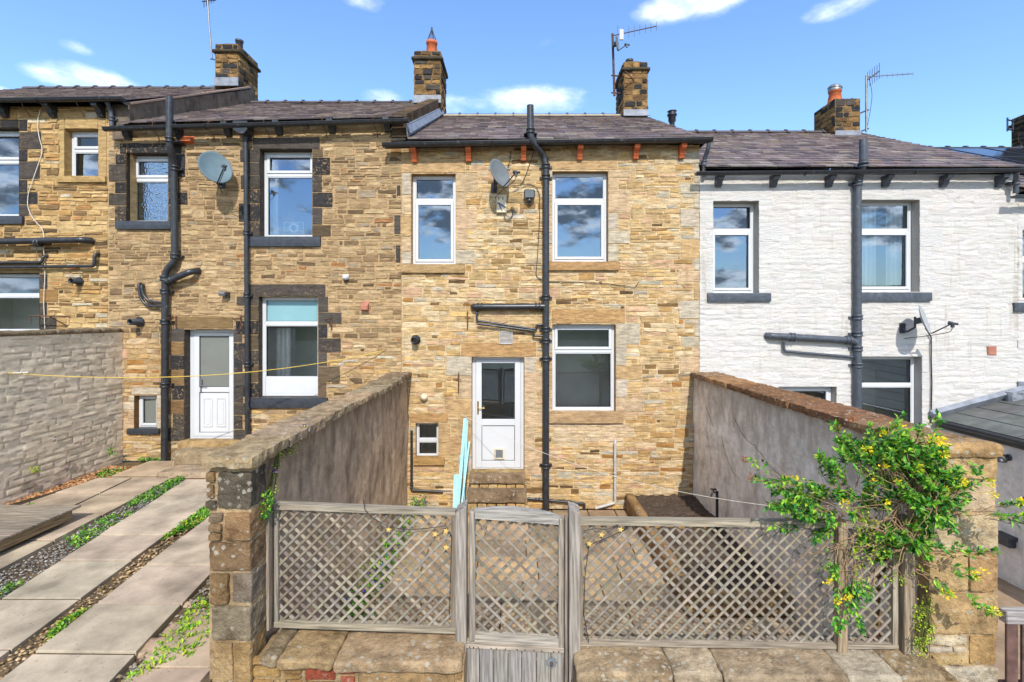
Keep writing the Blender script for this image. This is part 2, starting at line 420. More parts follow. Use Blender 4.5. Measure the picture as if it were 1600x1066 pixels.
class Wall:
    """random rubble brought to courses, in a frame O + u*U + v*V + w*N"""
    def __init__(s, mb, O, U, V, N): s.mb = mb; s.O = Vector(O); s.U = Vector(U); s.V = Vector(V); s.N = Vector(N)
    def pt(s, u, v, w): return tuple(s.O + s.U * u + s.V * v + s.N * w)
    def stone(s, u0, u1, v0, v1, col, gap=.006, p=.012, j=.004, seg=.11, wav=0., bev=.009, tilt=.004, cut=.1):
        g = gap
        if u1 - u0 < 3 * g or v1 - v0 < 3 * g: return
        o = quadjit(u0 + g, u1 - g, v0 + g, v1 - g, min(j, (v1 - v0) * .1), seg, cut)
        cu, cv = (u0 + u1) / 2, (v0 + v1) / 2
        if wav: o = [(u, v + wav * NZ.noise(Vector((u * .7, v * .9, 3.3)))) for u, v in o]; cv += wav * NZ.noise(Vector((cu * .7, cv * .9, 3.3)))
        n = len(o); vs = [s.pt(u, v, -.012) for u, v in o]
        tu, tv = R.uniform(-1, 1) * tilt, R.uniform(-1, 1) * tilt
        for k, (bb, pp) in enumerate(((.35, .6), (1., 1.))):
            for (u, v) in o:
                L = math.hypot(cu - u, cv - v) or 1; b = min(bev * bb, L * .45)
                uu = u + (cu - u) / L * b; vv = v + (cv - v) / L * b
                w = p * pp + (tu * (u - cu) / max(.05, u1 - u0) * 2 + tv * (v - cv) / max(.04, v1 - v0) * 2 + R.uniform(-tilt, tilt) * .6) * (k)
                vs.append(s.pt(uu, vv, w))
        fs = [(r * n + i, r * n + (i + 1) % n, (r + 1) * n + (i + 1) % n, (r + 1) * n + i) for r in range(2) for i in range(n)]
        # front: fan to a ridge of interior points
        c = len(vs); m = max(1, int((u1 - u0) / max(.05, (v1 - v0)) / 1.2))
        if m <= 1:
            vs.append(s.pt(cu, cv, p + R.uniform(-.2, 1) * tilt)); fs += [(2 * n + i, 2 * n + (i + 1) % n, c) for i in range(n)]
        else:
            fs.append(tuple(range(2 * n, 3 * n)))
        s.mb.add(vs, fs, col, False)
    def fill(s, u0, u1, v0, v1, holes, palette, hb=(.13, .21), len_=(.16, .5), tall=.3, split=(1, 2, 2, 3), gap=.006, p=(.006, .02), wav=.02, tilt=.004, clip=None, j=.005):
        v = v0
        while v < v1 - .02:
            H = R.uniform(*hb)
            if v1 - v - H < .06: H = v1 - v
            u = u0
            while u < u1 - .02:
                if R.random() < tall:
                    L = min(R.uniform(.8, 2.0) * H + .06, u1 - u)
                    if u1 - u - L < .09: L = u1 - u
                    cells = [(u, u + L, v, v + H)]
                    u += L
                else:
                    run = min(R.uniform(.6, 1.7), u1 - u)
                    if u1 - u - run < .25: run = u1 - u
                    k = R.choice(split); cuts = [0] + sorted(R.uniform(.8, 1.2) for _ in range(0)) + [1]
                    fr = [R.uniform(.75, 1.3) for _ in range(k)]; sm = sum(fr); acc = 0; cells = []
                    for a in fr:
                        va, vb = v + H * acc / sm, v + H * (acc + a) / sm; acc += a
                        uu = u
                        while uu < u + run - .005:
                            L = R.uniform(*len_) * (1 if R.random() < .7 else .55)
                            if u + run - uu - L < .08: L = u + run - uu
                            cells.append((uu, uu + L, va, vb)); uu += L
                    u += run
                for cel in cells:
                    for q in subtract(cel, holes):
                        if clip and not clip((q[0] + q[1]) / 2, (q[2] + q[3]) / 2): continue
                        cu, cv = (q[0] + q[1]) / 2, (q[2] + q[3]) / 2
                        s.stone(*q, palette(cu, cv), gap, R.uniform(*p), j, .1, wav, .01, tilt)
            v += H
    def relief(s, u0, u1, v0, v1, holes, col, step=.019, hb=(.06, .12), len_=(.16, .5), amp=.014, joint=.012, rough=.005, blocks=False, vfn=None, pits=0.):
        """one continuous skin: rubble or blockwork drowned under paint"""
        def cuts(a, b, k):
            c = sorted({a, b} | {x for o in holes for x in k(o) if a < x < b}); out = []
            for p, q in zip(c, c[1:]):
                n = max(1, round((q - p) / step)); out += [p + (q - p) * i / n for i in range(n)]
            return out + [b]
        us, vs_ = cuts(u0, u1, lambda o: o[:2]), cuts(v0, v1, lambda o: o[2:])
        rows = []; z = v0 - .2
        while z < v1 + .2:
            h = R.uniform(*hb); cells = []; u = u0 - R.random() * .4
            while u < u1 + .1:
                l = R.uniform(*len_); cells.append((u, u + l, R.uniform(.25, 1.), R.uniform(-.5, .5), R.uniform(-1, .6), vary(col, .05 if not blocks else .12, .012))); u += l
            rows.append((z, z + h, cells)); z += h
        ri = 0; V = []; C = []
        for v in vs_:
            for u in us:
                du, dv = .02 * NZ.noise(Vector((u * 1.3, v * 1.1, 7.7))) + .008 * NZ.noise(Vector((u * 14, v * 14, 3.))), (.02 if blocks else .05) * NZ.noise(Vector((u * .6, v * 1.1, 1.7))) + .012 * NZ.noise(Vector((u * 6, v * 9, 9.)))
                uu, vv = u + du, v + dv
                while ri > 0 and vv < rows[ri][0]: ri -= 1
                while ri < len(rows) - 1 and vv > rows[ri][1]: ri += 1
                a, b, cells = rows[ri]; ce = next((q for q in cells if q[0] <= uu < q[1]), cells[-1])
                e = min(uu - ce[0], ce[1] - uu, (vv - a) * 1.3, (b - vv) * 1.3); f = max(0., min(1., e / joint)); f = f * f * (3 - 2 * f)
                h = f * amp * (.45 + .55 * ce[2] + ce[3] * ((uu - ce[0]) / (ce[1] - ce[0]) - .5) + ce[4] * ((vv - a) / (b - a) - .5)) + rough * fbm((u * 5, v * 11, 2.), 4)
                V.append(s.pt(u, v, h)); C.append(vfn(u, v, ce[5], f) if vfn else ce[5])
        n = len(us); o = len(s.mb.v); s.mb.v += V
        for j in range(len(vs_) - 1):
            for i in range(n - 1):
                mu, mv = (us[i] + us[i + 1]) / 2, (vs_[j] + vs_[j + 1]) / 2
                if any(q[0] < mu < q[1] and q[2] < mv < q[3] for q in holes): continue
                k = o + j * n + i; s.mb.f.append([k, k + 1, k + n + 1, k + n]); s.mb.c.append(C[j * n + i]); s.mb.sm.append(True)
    def sheet(s, u0, u1, v0, v1, openings, col, step=.6):
        us = sorted({u0, u1} | {x for o in openings for x in o[:2] if u0 < x < u1}); vs_ = sorted({v0, v1} | {z for o in openings for z in o[2:] if v0 < z < v1})
        for a, b in zip(us, us[1:]):
            for c, d in zip(vs_, vs_[1:]):
                mu, mv = (a + b) / 2, (c + d) / 2
                if any(o[0] < mu < o[1] and o[2] < mv < o[3] for o in openings): continue
                s.mb.add([s.pt(a, c, 0), s.pt(b, c, 0), s.pt(b, d, 0), s.pt(a, d, 0)], [(0, 1, 2, 3)], col)
    def reveal(s, o, depth, col, w0=.0):
        a, b, c, d = o
        for (p, q) in (((a, c), (b, c)), ((b, c), (b, d)), ((b, d), (a, d)), ((a, d), (a, c))):
            s.mb.add([s.pt(p[0], p[1], w0), s.pt(q[0], q[1], w0), s.pt(q[0], q[1], -depth), s.pt(p[0], p[1], -depth)], [(3, 2, 1, 0)], col)

def pick(pal):
    def f(u, v):
        r = R.random() * sum(w for w, _ in pal)
        for w, c in pal:
            r -= w
            if r <= 0: return vary(c, .13, .018)
        return vary(pal[-1][1])
    return f

# stone palettes (picture colours in sun)
PB = [(5, P(230, 196, 144)), (4, P(220, 184, 128)), (4.2, P(238, 212, 170)), (1.5, P(210, 166, 106)), (.5, P(200, 144, 80)), (1.9, P(226, 184, 146)),
      (1.2, P(214, 202, 178)), (.7, P(152, 118, 76)), (2, P(236, 196, 128)), (.35, P(118, 92, 62))]
PA = [(4, P(207, 172, 120)), (4, P(190, 155, 107)), (3.4, P(222, 185, 131)), (2, P(166, 133, 92)), (2.4, P(233, 198, 144)), (.9, P(133, 107, 76)), (.3, P(203, 137, 76)), (.8, P(194, 172, 140))]
PH = [(4, P(225, 183, 116)), (3, P(205, 161, 98)), (2.4, P(240, 201, 135)), (1.6, P(159, 124, 78)), (1.1, P(120, 96, 65)), (.4, P(214, 155, 87)), (.8, P(233, 218, 187)), (1, P(214, 164, 92))]
def mute(pal, k):
    out = []
    for w, c in pal:
        l = .3 * c[0] + .59 * c[1] + .11 * c[2]; out.append((w, tuple(v * (1 - k) + l * g * k for v, g in zip(c, (1.06, 1., .86)))))
    return out
_pb, _pa, _ph = pick(mute(PB, .05)), pick(mute(PA, .2)), pick(mute(PH, .12))
def palB(u, v):
    c = _pb(u, v)
    if .68 < u < 1.92 and 1.2 < v < 1.5: return vary(P(238, 212, 176), .08, .02)
    s = math.exp(-(((u - .05) / .42) ** 2 + ((v - 4.5) / .8) ** 2)) + .8 * math.exp(-(((u - .0) / .35) ** 2 + ((v - 5.1) / .3) ** 2)) + .7 * math.exp(-(((u - 2.9) / .5) ** 2 + ((v - 2.6) / .35) ** 2))
    if R.random() < s * .6: k = R.uniform(.5, .8); c = tuple(x * k for x in c)
    return c
def palA(u, v):
    if v < 3.0 + .5 * NZ.noise(Vector((u, v, 0))) and R.random() < .75: return tuple(x * .95 for x in _pb(u, v))
    return tuple(x * .92 for x in _pa(u, v))
def palH(u, v): return _ph(u, v)
def palC(u, v): return vary((.535, .525, .51), .045, .012)
BLK = P(66, 65, 66); BLK2 = P(92, 86, 80)
def palSoot(u, v): return vary(R.choice([BLK, BLK, BLK2, P(140, 112, 78), P(164, 130, 88), P(186, 148, 98), P(176, 138, 90)]), .22, .02)
TAN = P(216, 180, 132); TAN2 = P(226, 196, 158); TAN3 = P(208, 166, 114); PALE = P(218, 204, 180)
def palDress(u=0, v=0): return vary(R.choice([TAN, TAN2, TAN2, PALE, PALE]), .08, .02)

class House:
    def __init__(s, label, x0, x1, zb, zt):
        s.root = empty('terraced_house', ((x0 + x1) / 2, D0, zb), label, 'house', 'houses of the terrace')
        s.x0, s.x1, s.zb, s.zt = x0, x1, zb, zt
        s.mb = MB(); s.w = Wall(s.mb, (0, D0, 0), (1, 0, 0), (0, 0, 1), (0, -1, 0))
        s.open = []; s.dress = []                     # dressed stones: (rect, colour, protrusion)
    def jamb(s, xe, side, z0, z1, wr, hr, cols):
        z = z0
        k = R.random() < .5
        while z < z1 - .03:
            h = R.uniform(*hr)
            if z1 - z - h < hr[0] * .7: h = z1 - z
            w = (wr[1] if k else wr[0]) * R.uniform(.88, 1.1); k = not k
            a, b = (xe - w, xe) if side < 0 else (xe, xe + w)
            a = max(a, s.x0); b = min(b, s.x1)
            if b - a > .03: s.dress.append(((a, b, z, z + h), cols() if callable(cols) else vary(cols), R.uniform(.01, .018)))
            z += h
    def rect(s, px0, py0, px1, py1, col, p=.014):
        s.dress.append(((X(px0), X(px1), Z(py1), Z(py0)), col, p))
    def wall(s, mat, palette, mortar, regions, painted=False, **kw):
        holes = s.open + [d[0] for d in s.dress]
        for (a, b, c, d) in regions:
            if painted: s.w.relief(a, b, c, d, s.open, (.56, .54, .51), amp=.013, joint=.011, rough=.006); continue
            s.w.sheet(a, b, c, d, s.open, mortar)
            s.w.fill(a, b, c, d, holes, palette, **kw)
        for (r, c, p) in s.dress:
            for q in subtract(r, s.open): s.w.stone(*q, c, .003, p * .7, .003, .1, 0, .008, .0015, .012)
        for (o, dp, c) in s.revs: s.w.reveal(o, dp, c, .006)
        # sides and rear
        x0, x1, zb, zt = s.x0, s.x1, s.zb, s.zt; y1 = 16.6
        m = mortar
        s.mb.add([(x0, D0, zb), (x0, y1, zb), (x0, y1, zt), (x0, D0, zt)], [(0, 1, 2, 3)], m)
        s.mb.add([(x1, D0, zb), (x1, y1, zb), (x1, y1, zt), (x1, D0, zt)], [(3, 2, 1, 0)], m)
        s.mb.add([(x0, y1, zb), (x1, y1, zb), (x1, y1, zt), (x0, y1, zt)], [(0, 1, 2, 3)], m)
        return s.mb.build('wall', mat, s.root)
    revs = None

def orect(px0, py0, px1, py1, rec):
    d1 = D0 + rec
    xl = X(px0, d1) if px0 < CX else X(px0); xr = X(px1) if px1 < CX else X(px1, d1)
    zt = Z(py0, d1) if py0 < CY else Z(py0); zb = Z(py1) if py1 < CY else Z(py1, d1)
    return (xl, xr, zb, zt)

def frame_ring(mb, x0, x1, z0, z1, w, y0, y1, col=(.7, .7, .7), b=.006, wb=None):
    wb = wb or w
    mb.box(x0, x0 + w, y0, y1, z0, z1, col, b); mb.box(x1 - w, x1, y0, y1, z0, z1, col, b)
    mb.box(x0 + w, x1 - w, y0, y1, z1 - w, z1, col, b); mb.box(x0 + w, x1 - w, y0, y1, z0, z0 + wb, col, b)

def window(H, px0, py0, px1, py1, rec, pyt=None, style='bottom', glass='glass', revcol=None, sill=None, sillmat=None, sillcol=None, topglass=None, panel=None, inner=True, wb=None, fw=.052, label=None):
    o = orect(px0, py0, px1, py1, rec); xl, xr, zb, zt = o
    H.open.append(o); H.revs.append((o, rec + .1, revcol or TAN))
    y = D0 + rec; f = MB(); wbt = wb or fw
    frame_ring(f, xl, xr, zb, zt, fw, y, y + .07, wb=wbt)
    tz = None
    if pyt is not None:
        tz = Z(pyt, y); f.box(xl + fw, xr - fw, y, y + .07, tz - .03, tz + .03, b=.006)
    pz = None
    if panel is not None:
        pz = Z(panel, y); f.box(xl + fw, xr - fw, y + .006, y + .06, zb + wbt, pz + .03, b=.006)
    win = f.build('window', M['upvc'], H.root)
    if label: win['label'] = label
    def light(a, b, c, d, sash, gm):
        sm = MB()
        if sash:
            frame_ring(sm, a, b, c, d, .05, y - .016, y + .05); a += .05; b -= .05; c += .05; d -= .05
        else:
            frame_ring(sm, a, b, c, d, .014, y + .006, y + .05, b=.003); a += .014; b -= .014; c += .014; d -= .014
        sm.build('sash', M['upvc'], win)
        rb = MB(); frame_ring(rb, a, b, c, d, .006, y + .012, y + .03, b=0); rb.build('rubber_seal', M['cable'], win)
        j = [R.uniform(-.011, .011) for _ in range(3)]; g = MB(); g.add([(a, y + .026 + j[0], c), (b, y + .026 + j[1], c), (b, y + .026 + j[1] + j[2], d), (a, y + .026 + j[0] + j[2], d)], [(0, 1, 2, 3)]); g.build('pane', M[gm], win)
    lo = (pz + .03) if pz is not None else zb + wbt
    if tz is not None:
        light(xl + fw, xr - fw, tz + .03, zt - fw, style in ('top', 'both'), topglass or glass)
        light(xl + fw, xr - fw, lo, tz - .03, style in ('bottom', 'both'), glass)
    else: light(xl + fw, xr - fw, lo, zt - fw, style in ('bottom', 'both'), glass)
    if inner:
        m = MB(); e = .12; yb = y + (1.1 if glass == 'glass_low' else 2.2); ya = y + .075
        a, b, c, d = xl - e, xr + e, zb - e, zt + e
        m.add([(a, ya, c), (b, ya, c), (b, ya, d), (a, ya, d), (a, yb, c), (b, yb, c), (b, yb, d), (a, yb, d)],
              [(4, 5, 6, 7), (0, 4, 7, 3), (1, 2, 6, 5), (0, 1, 5, 4), (3, 7, 6, 2)]); m.build('room', M['interior'], win)
    if sill:
        a, b, c, d = X(sill[0]), X(sill[2]), Z(sill[3]), Z(sill[1])
        H.dress.append(((a, b, c, d), sillcol or TAN, .005))
        m = MB(); m.rock(a, b, D0 - .055, D0 + rec + .02, c, d, sillcol or TAN, .012, .003, .05, a)
        m.build('sill', M[sillmat or 'stone'], win)
    return win, o

# ------------------------------------------------------------------ roofs, chimneys, gutters, pipes
RY0, RY1 = 8.30, 12.4
SLP = [P(134, 118, 116), P(120, 106, 104), P(148, 132, 128), P(108, 96, 96), P(140, 122, 112), P(126, 112, 112), P(156, 142, 132)]
def roof(H, x0, x1, ze, zr, tiltl=0., lip=None, ridgecol=None, hipright=False):
    mb = MB(); d = Vector((0, RY1 - RY0, zr - ze)); L = d.length; d.normalize(); n = Vector((0, -d.z, d.y))
    def pt(u, t, h): 
        e = tiltl * (1 - t / L) * ((x1 - u) / (x1 - x0))
        return (u, RY0 + d.y * t + n.y * h, ze + d.z * t + n.z * h - e)
    # boarding under the slates, front and rear slope
    mb.add([pt(x0, 0, -.03), pt(x1, 0, -.03), pt(x1, L, -.03), pt(x0, L, -.03)], [(0, 1, 2, 3)], (.03, .03, .03))
    mb.add([(x0, RY1, zr), (x1, RY1, zr), (x1, 16.8, ze), (x0, 16.8, ze)], [(0, 1, 2, 3)], SLP[0])
    mb.add([pt(x0, 0, -.03), pt(x0, L, -.03), (x0, 16.8, ze)], [(0, 1, 2)], (.1, .09, .08)); mb.add([pt(x1, 0, -.03), pt(x1, L, -.03), (x1, 16.8, ze)], [(2, 1, 0)], (.1, .09, .08))
    t = 0.; row = 0
    while t < L - .05:
        g = .26 - .11 * t / L
        u = x0 - (R.random() * .2)
        while u < x1:
            w = R.uniform(.17, .36); a, b = max(u, x0), min(u + w - .006, x1); u += w
            if b - a < .03: continue
            t1 = min(t + g + .05, L); h0 = R.uniform(.012, .026); k = R.uniform(-.012, .012)
            c = vary(R.choice(SLP), .18, .04)
            q = [pt(a, t + k, h0), pt(b, t + k + R.uniform(-.006, .006), h0 + R.uniform(-.003, .003)), pt(b, t1, .0), pt(a, t1, .0), pt(a, t + k, -.004), pt(b, t + k, -.004)]
            mb.add(q, [(0, 1, 2, 3), (4, 5, 1, 0), (0, 3, 4), (1, 5, 2)], c)
        t += g; row += 1
    r = mb.build('roof', M['slate'], H.root)
    rm = MB(); u = x0
    while u < x1 - .1:
        w = min(.46, x1 - u); c = vary(P(96, 88, 86), .12)
        for (a, b, k) in ((u, u + w - .05, 0), (u + w - .05, u + w, .03)):
            rm.prism([(RY1 - .13 - k, zr - .035), (RY1 - .07, zr + .035 + k), (RY1, zr + .06 + k), (RY1 + .07, zr + .035 + k), (RY1 + .13 + k, zr - .035)], a, b, c, 'x')
        u += w
    rm.build('ridge_tiles', M['slate'], r)
    if ridgecol:
        m = MB(); m.bar(pt(x0, L - .13, .03), pt(x1, L - .13, .03), .05, .03, ridgecol, (0, 0, 1)); m.build('mortar_line', M['plain'], r)
    return r, pt, L

def gutter(H, x0, x1, zl, zrr, y=8.27, r=.055, mat='black', fascia=False):
    m = MB(); n = 10
    def prof(x, z):
        return [(x, y + math.cos(math.pi + math.pi * k / n) * r, z + math.sin(math.pi + math.pi * k / n) * r) for k in range(n + 1)]
    A, B = prof(x0, zl), prof(x1, zrr)
    m.add(A + B, [(k, k + 1, n + 2 + k, n + 1 + k) for k in range(n)], smooth=True)
    m.add(A, [tuple(range(n + 1))]); m.add(B, [tuple(range(n + 1))[::-1]])
    for k in (0, n): m.tube([A[k], B[k]], .008, (.5,) * 3, 6)
    Lx = x1 - x0; q = int(Lx / 1.9)
    for i in range(1, q + 1):
        x = x0 + Lx * i / (q + 1); z = zl + (zrr - zl) * i / (q + 1)
        pr = [(p[0], y + (p[1] - y) * 1.12, z + (p[2] - z) * 1.12) for p in prof(x, z)]
        m.tube(pr, .012, (.5,) * 3, 6)
    if fascia: m.bar((x0 + .02, y + .075, zl), (x1 - .02, y + .075, zrr), .03, .11, (.5,) * 3)
    return m.build('gutter', M[mat], H.root)

def corbel(H, px, zt, mat, w=.1, h=.2, out=.2):
    x = X(px, D0 - .08); m = MB()
    m.prism([(D0 - out, zt), (D0 - out, zt - h * .28), (D0 - out * .78, zt - h * .4), (D0 - out * .62, zt - h * .45), (D0 - out * .5, zt - h * .72), (D0 - out * .4, zt - h * .82), (D0 - out * .3, zt - h), (D0, zt - h), (D0, zt)], x - w / 2, x + w / 2, (.5,) * 3, 'x')
    return m.build('gutter_bracket', M[mat], H.root)

def smooth_path(pts, r=.08, n=5):
    pts = [Vector(p) for p in pts]; out = [pts[0]]
    for i in range(1, len(pts) - 1):
        a, b, c = pts[i - 1], pts[i], pts[i + 1]
        d1 = (a - b); d2 = (c - b); k = min(r, d1.length * .45, d2.length * .45)
        p, q = b + d1.normalized() * k, b + d2.normalized() * k
        for j in range(n + 1):
            f = j / n; out.append(p * (1 - f) ** 2 + b * 2 * f * (1 - f) + q * f * f)
    out.append(pts[-1]); return out
def pipe(H, name, pts, r, mat, collars=(), bend=.1, n=14, brk=True, extra=None):
    m = MB(); m.tube(smooth_path(pts, bend), r, (.5,) * 3, n)
    for c in collars:
        p = Vector(c[0]); a = Vector(c[1] if len(c) > 1 else (0, 0, 1)).normalized()
        for k in (-.03, .03): m.lathe([(r * 1.02, k - .016), (r * 1.3, k - .012), (r * 1.3, k + .012), (r * 1.02, k + .016)], p, a, (.5,) * 3, n)
        if brk: m.box(p.x - r * 1.9, p.x + r * 1.9, p.y + r * .6, D0 + .002, p.z - .018, p.z + .018)
    if extra: extra(m)
    return m.build(name, M[mat], H.root)

def chimney(H, roofobj, x0, x1, y0, y1, zb, zt, pal=palSoot, caps=True, sidex=(True, True), flash=True):
    m = MB(); mort = P(150, 122, 84)
    fr = [((x0, y0, 0), (1, 0, 0), (0, -1, 0), x1 - x0), ((x1, y0, 0), (0, 1, 0), (1, 0, 0), y1 - y0), ((x0, y1, 0), (0, -1, 0), (-1, 0, 0), y1 - y0), ((x1, y1, 0), (-1, 0, 0), (0, 1, 0), x1 - x0)]
    for (O, U, N, L) in fr:
        w = Wall(m, O, U, (0, 0, 1), N); w.sheet(0, L, zb, zt, [], mort)
        z = zb; 
        while z < zt - .03:
            h = R.uniform(.11, .15)
            if zt - z - h < .06: h = zt - z
            u = 0
            while u < L - .02:
                l = R.uniform(.14, .34)
                if L - u - l < .1: l = L - u
                w.stone(u, u + l, z, z + h, pal(u, z), .007, R.uniform(.004, .022), .012, .06, .03, .014, .008); u += l
            z += h
    m.box(x0 + .01, x1 - .01, y0 + .01, y1 - .01, zt - .05, zt + .005, P(130, 112, 84))
    if caps:
        m.rock(x0 - .06, x1 + .06, y0 - .06, y1 + .06, zt - .22, zt - .15, P(96, 88, 72), .01, .006, .08, x0)
        # worn flaunching
        m.rock(x0 + .02, x1 - .02, y0 + .02, y1 - .02, zt - .02, zt + .03, P(140, 118, 84), .02, .015, .08, x1)
    c = m.build('chimney', M['stone_sooty'], roofobj)
    return c
def lead_skirt(roofobj, x0, x1, y0, zb, h=.16):
    m = MB(); m.box(x0 - .015, x1 + .015, y0 - .03, y0 - .004, zb, zb + h, (.5,) * 3, .004)
    m.bar((x0 - .03, y0 - .1, zb - .02), (x1 + .03, y0 - .1, zb - .02), .18, .012, (.5,) * 3, (0, -.45, .89))
    m.build('lead_flashing', M['lead'], roofobj)
def pot(roofobj, x, y, zb, h, r0, r1, kind=None):
    m = MB(); m.lathe([(r0, 0), (r0 * .98, h * .1), (r1, h * .82), (r1 * 1.14, h * .84), (r1 * 1.16, h), (r1 * .85, h), (r1 * .85, h * .5)], (x, y, zb), (0, 0, 1), (.5,) * 3, 20)
    m.build('chimney_pot', M['terracotta'], roofobj)
    if kind == 'cone':
        c = MB()
        for k in range(12):
            a = 2 * math.pi * k / 12
            c.tube([(x + math.cos(a) * r1, y + math.sin(a) * r1, zb + h), (x + math.cos(a) * r1 * .75, y + math.sin(a) * r1 * .75, zb + h + .1), (x, y, zb + h + .36)], .007, (.5,) * 3, 5)
        c.lathe([(.02, 0), (.025, .03), (0, .07)], (x, y, zb + h + .33), (0, 0, 1), (.5,) * 3, 8); c.build('bird_guard', M['blackgrey'], roofobj)
    if kind == 'cowl':
        c = MB(); c.lathe([(r1 * 1.1, -.01), (r1 * 1.3, 0), (r1 * 1.25, .03), (r1 * .95, .075), (r1 * .5, .1), (0, .105)], (x, y, zb + h + .05), (.12, -.1, 1), (.5,) * 3, 20)
        c.lathe([(r1 * 1.2, 0), (r1 * 1.24, .09), (r1 * 1.18, .09)], (x, y, zb + h - .02), (0, 0, 1), (.5,) * 3, 20); c.build('cowl', M['metal'], roofobj)

# ------------------------------------------------------------------ far left house
MORT_A = P(206, 174, 130); MORT_B = P(232, 204, 158); MORT_H = P(214, 182, 132); MORT_C = P(226, 224, 218)
XH, XA, XB, XC, XD = -7.18, -2.0, 3.255, 8.87, 13.3
G_L = .85; G_R = -.65

H = House('golden rubble house at the left edge with a white cable dangling down its wall', -12.6, -6.8, G_L, 7.12); H.revs = []
win_, o = window(H, -62, 205, 30, 338, .13, 253, 'top', revcol=BLK2, sill=(-80, 338, 39, 351), sillmat='blackgrey', sillcol=BLK)
H.rect(-80, 187, 0, 205, vary(BLK)); H.rect(0, 187, 43, 205, vary(BLK)); H.jamb(o[1], 1, o[2], Z(206), (.16, .36), (.2, .34), lambda: vary(R.choice([BLK, BLK2, P(150, 116, 70)])))
win_, o = window(H, 112, 206, 154, 279, .13, 236, 'top', revcol=P(206, 170, 112), sill=(91, 276, 168, 286), sillcol=P(206, 172, 116))
DH = P(214, 180, 124)
H.rect(93, 184, 166, 204, vary(DH, .03)); H.dress += [((X(94), o[0], o[2], Z(204)), vary(DH, .03), .016), ((o[1], X(167), o[2], Z(204)), vary(DH, .03), .016)]
win_, o = window(H, -70, 428, 62, 520, .12, 462, 'none', 'glass_low', revcol=BLK2)
H.jamb(o[1], 1, Z(520), Z(428), (.14, .3), (.18, .28), lambda: vary(R.choice([BLK2, P(170, 132, 84)]))); H.rect(-80, 412, 66, 428, vary(P(180, 150, 104)))
H.wall(M['stone_dark'], palH, MORT_H, [(-12.6, XH, G_L, 7.1), (XH, -6.8, 6.66, 7.1)], hb=(.13, .22), len_=(.16, .5), tilt=.006, tall=.2, split=(2, 2, 3), p=(.003, .018), j=.009, gap=.006, wav=.03)
rf, rpt, rL = roof(H, -12.6, -6.8, 7.12, 9.27)
gutter(H, -12.6, X(193, 8.27), 7.08, 7.15, mat='black')
for px in (4, 79, 155): corbel(H, px, 7.10, 'black')
for px in (36, 122):
    m = MB(); m.tube([(X(px, 8.3), 8.25, 7.12), (X(px, 8.3), 8.3, 7.02), (X(px + 3, 8.4), 8.49, 6.93)], .006, (.5,) * 3, 5); m.build('gutter_hook', M['rust'], H.root)
pipe(H, 'downpipe', [(X(171, 8.35), 8.3, 7.1), (X(173, 8.4), 8.41, 6.98), (X(174, 8.4), 8.41, 6.72)], .036, 'greyblue', [((X(174, 8.4), 8.41, 6.85),)], .05)
# gable upstand over the lower roof of the next house
m = MB(); gx = -6.78
m.add([(gx, 8.46, 6.5), (gx, 12.4, 8.6), (gx, 16.4, 6.5), (gx, 16.4, 7.1), (gx, 12.4, 9.26), (gx, 8.46, 7.12)], [(0, 1, 2, 3, 4, 5)], P(104, 86, 68))
m.add([(gx, 8.46, 6.5), (gx, 8.46, 7.12), (gx - .3, 8.46, 7.12), (gx - .3, 8.46, 6.5)], [(0, 1, 2, 3)], P(150, 124, 86))
gb = m.build('gable_upstand', m_render('gable_render', (.13, .1, .075), (.2, .155, .115), (.04, .032, .027), 1., .9, 0), H.root)
m = MB(); m.bar((gx - .02, 8.5, 7.16), (gx - .02, 12.3, 9.27), .1, .03, P(180, 150, 130)); m.build('verge_mortar', M['plain'], rf)
chimney(H, rf, -7.48, -6.91, 12.0, 12.92, 8.7, 10.2); lead_skirt(rf, -7.48, -6.91, 12.0, 9.14, .22)
m = MB(); m.lathe([(.09, 0), (.085, .2), (.1, .21), (.1, .26), (.07, .27)], (-7.05, 12.3, 10.2), (0, 0, 1), (.5,) * 3, 12); m.build('chimney_pot', M['blackgrey'], rf)
# waste pipes over the lower window
pipe(H, 'waste_pipe', [(-12.5, 8.36, Z(384, 8.36)), (X(128, 8.36), 8.36, Z(375, 8.36)), (X(137, 8.4), 8.49, Z(375, 8.4))], .055, 'black', [((X(60, 8.36), 8.36, Z(379.5, 8.36)), (1, 0, .05))], .06)
pipe(H, 'waste_pipe', [(-12.5, 8.42, Z(421, 8.42)), (X(147, 8.42), 8.42, Z(416, 8.42)), (X(148, 8.42), 8.42, Z(398, 8.42)), (X(148, 8.4), 8.5, Z(396, 8.4))], .028, 'black', [], .05)
pipe(H, 'waste_pipe', [(-12.5, 8.44, Z(413, 8.44)), (X(66, 8.44), 8.44, Z(410, 8.44)), (X(67, 8.44), 8.44, Z(401, 8.44)), (X(67, 8.4), 8.5, Z(399, 8.4))], .024, 'black', [], .05)
m = MB(); m.lathe([(.075, 0), (.075, .02), (.05, .03), (.05, .17), (.038, .17), (.038, .05)], (X(126), D0 - .02, Z(440)), (0, -1, 0), (.5,) * 3, 16); m.build('flue_outlet', M['black'], H.root)
m = MB(); pp = [(62, 170), (58, 190), (61, 215), (66, 235), (58, 262), (50, 285), (42, 305), (43, 325), (52, 343), (66, 358), (69, 375), (68, 392), (69, 410), (70, 440), (68, 470), (69, 514)]
m.tube(smooth_path([(X(a, 8.46), 8.46 if i % 3 else 8.475, Z(b, 8.46)) for i, (a, b) in enumerate(pp)], .1, 3), .006, (.5,) * 3, 5); m.build('hanging_cable', M['whitecable'], H.root)
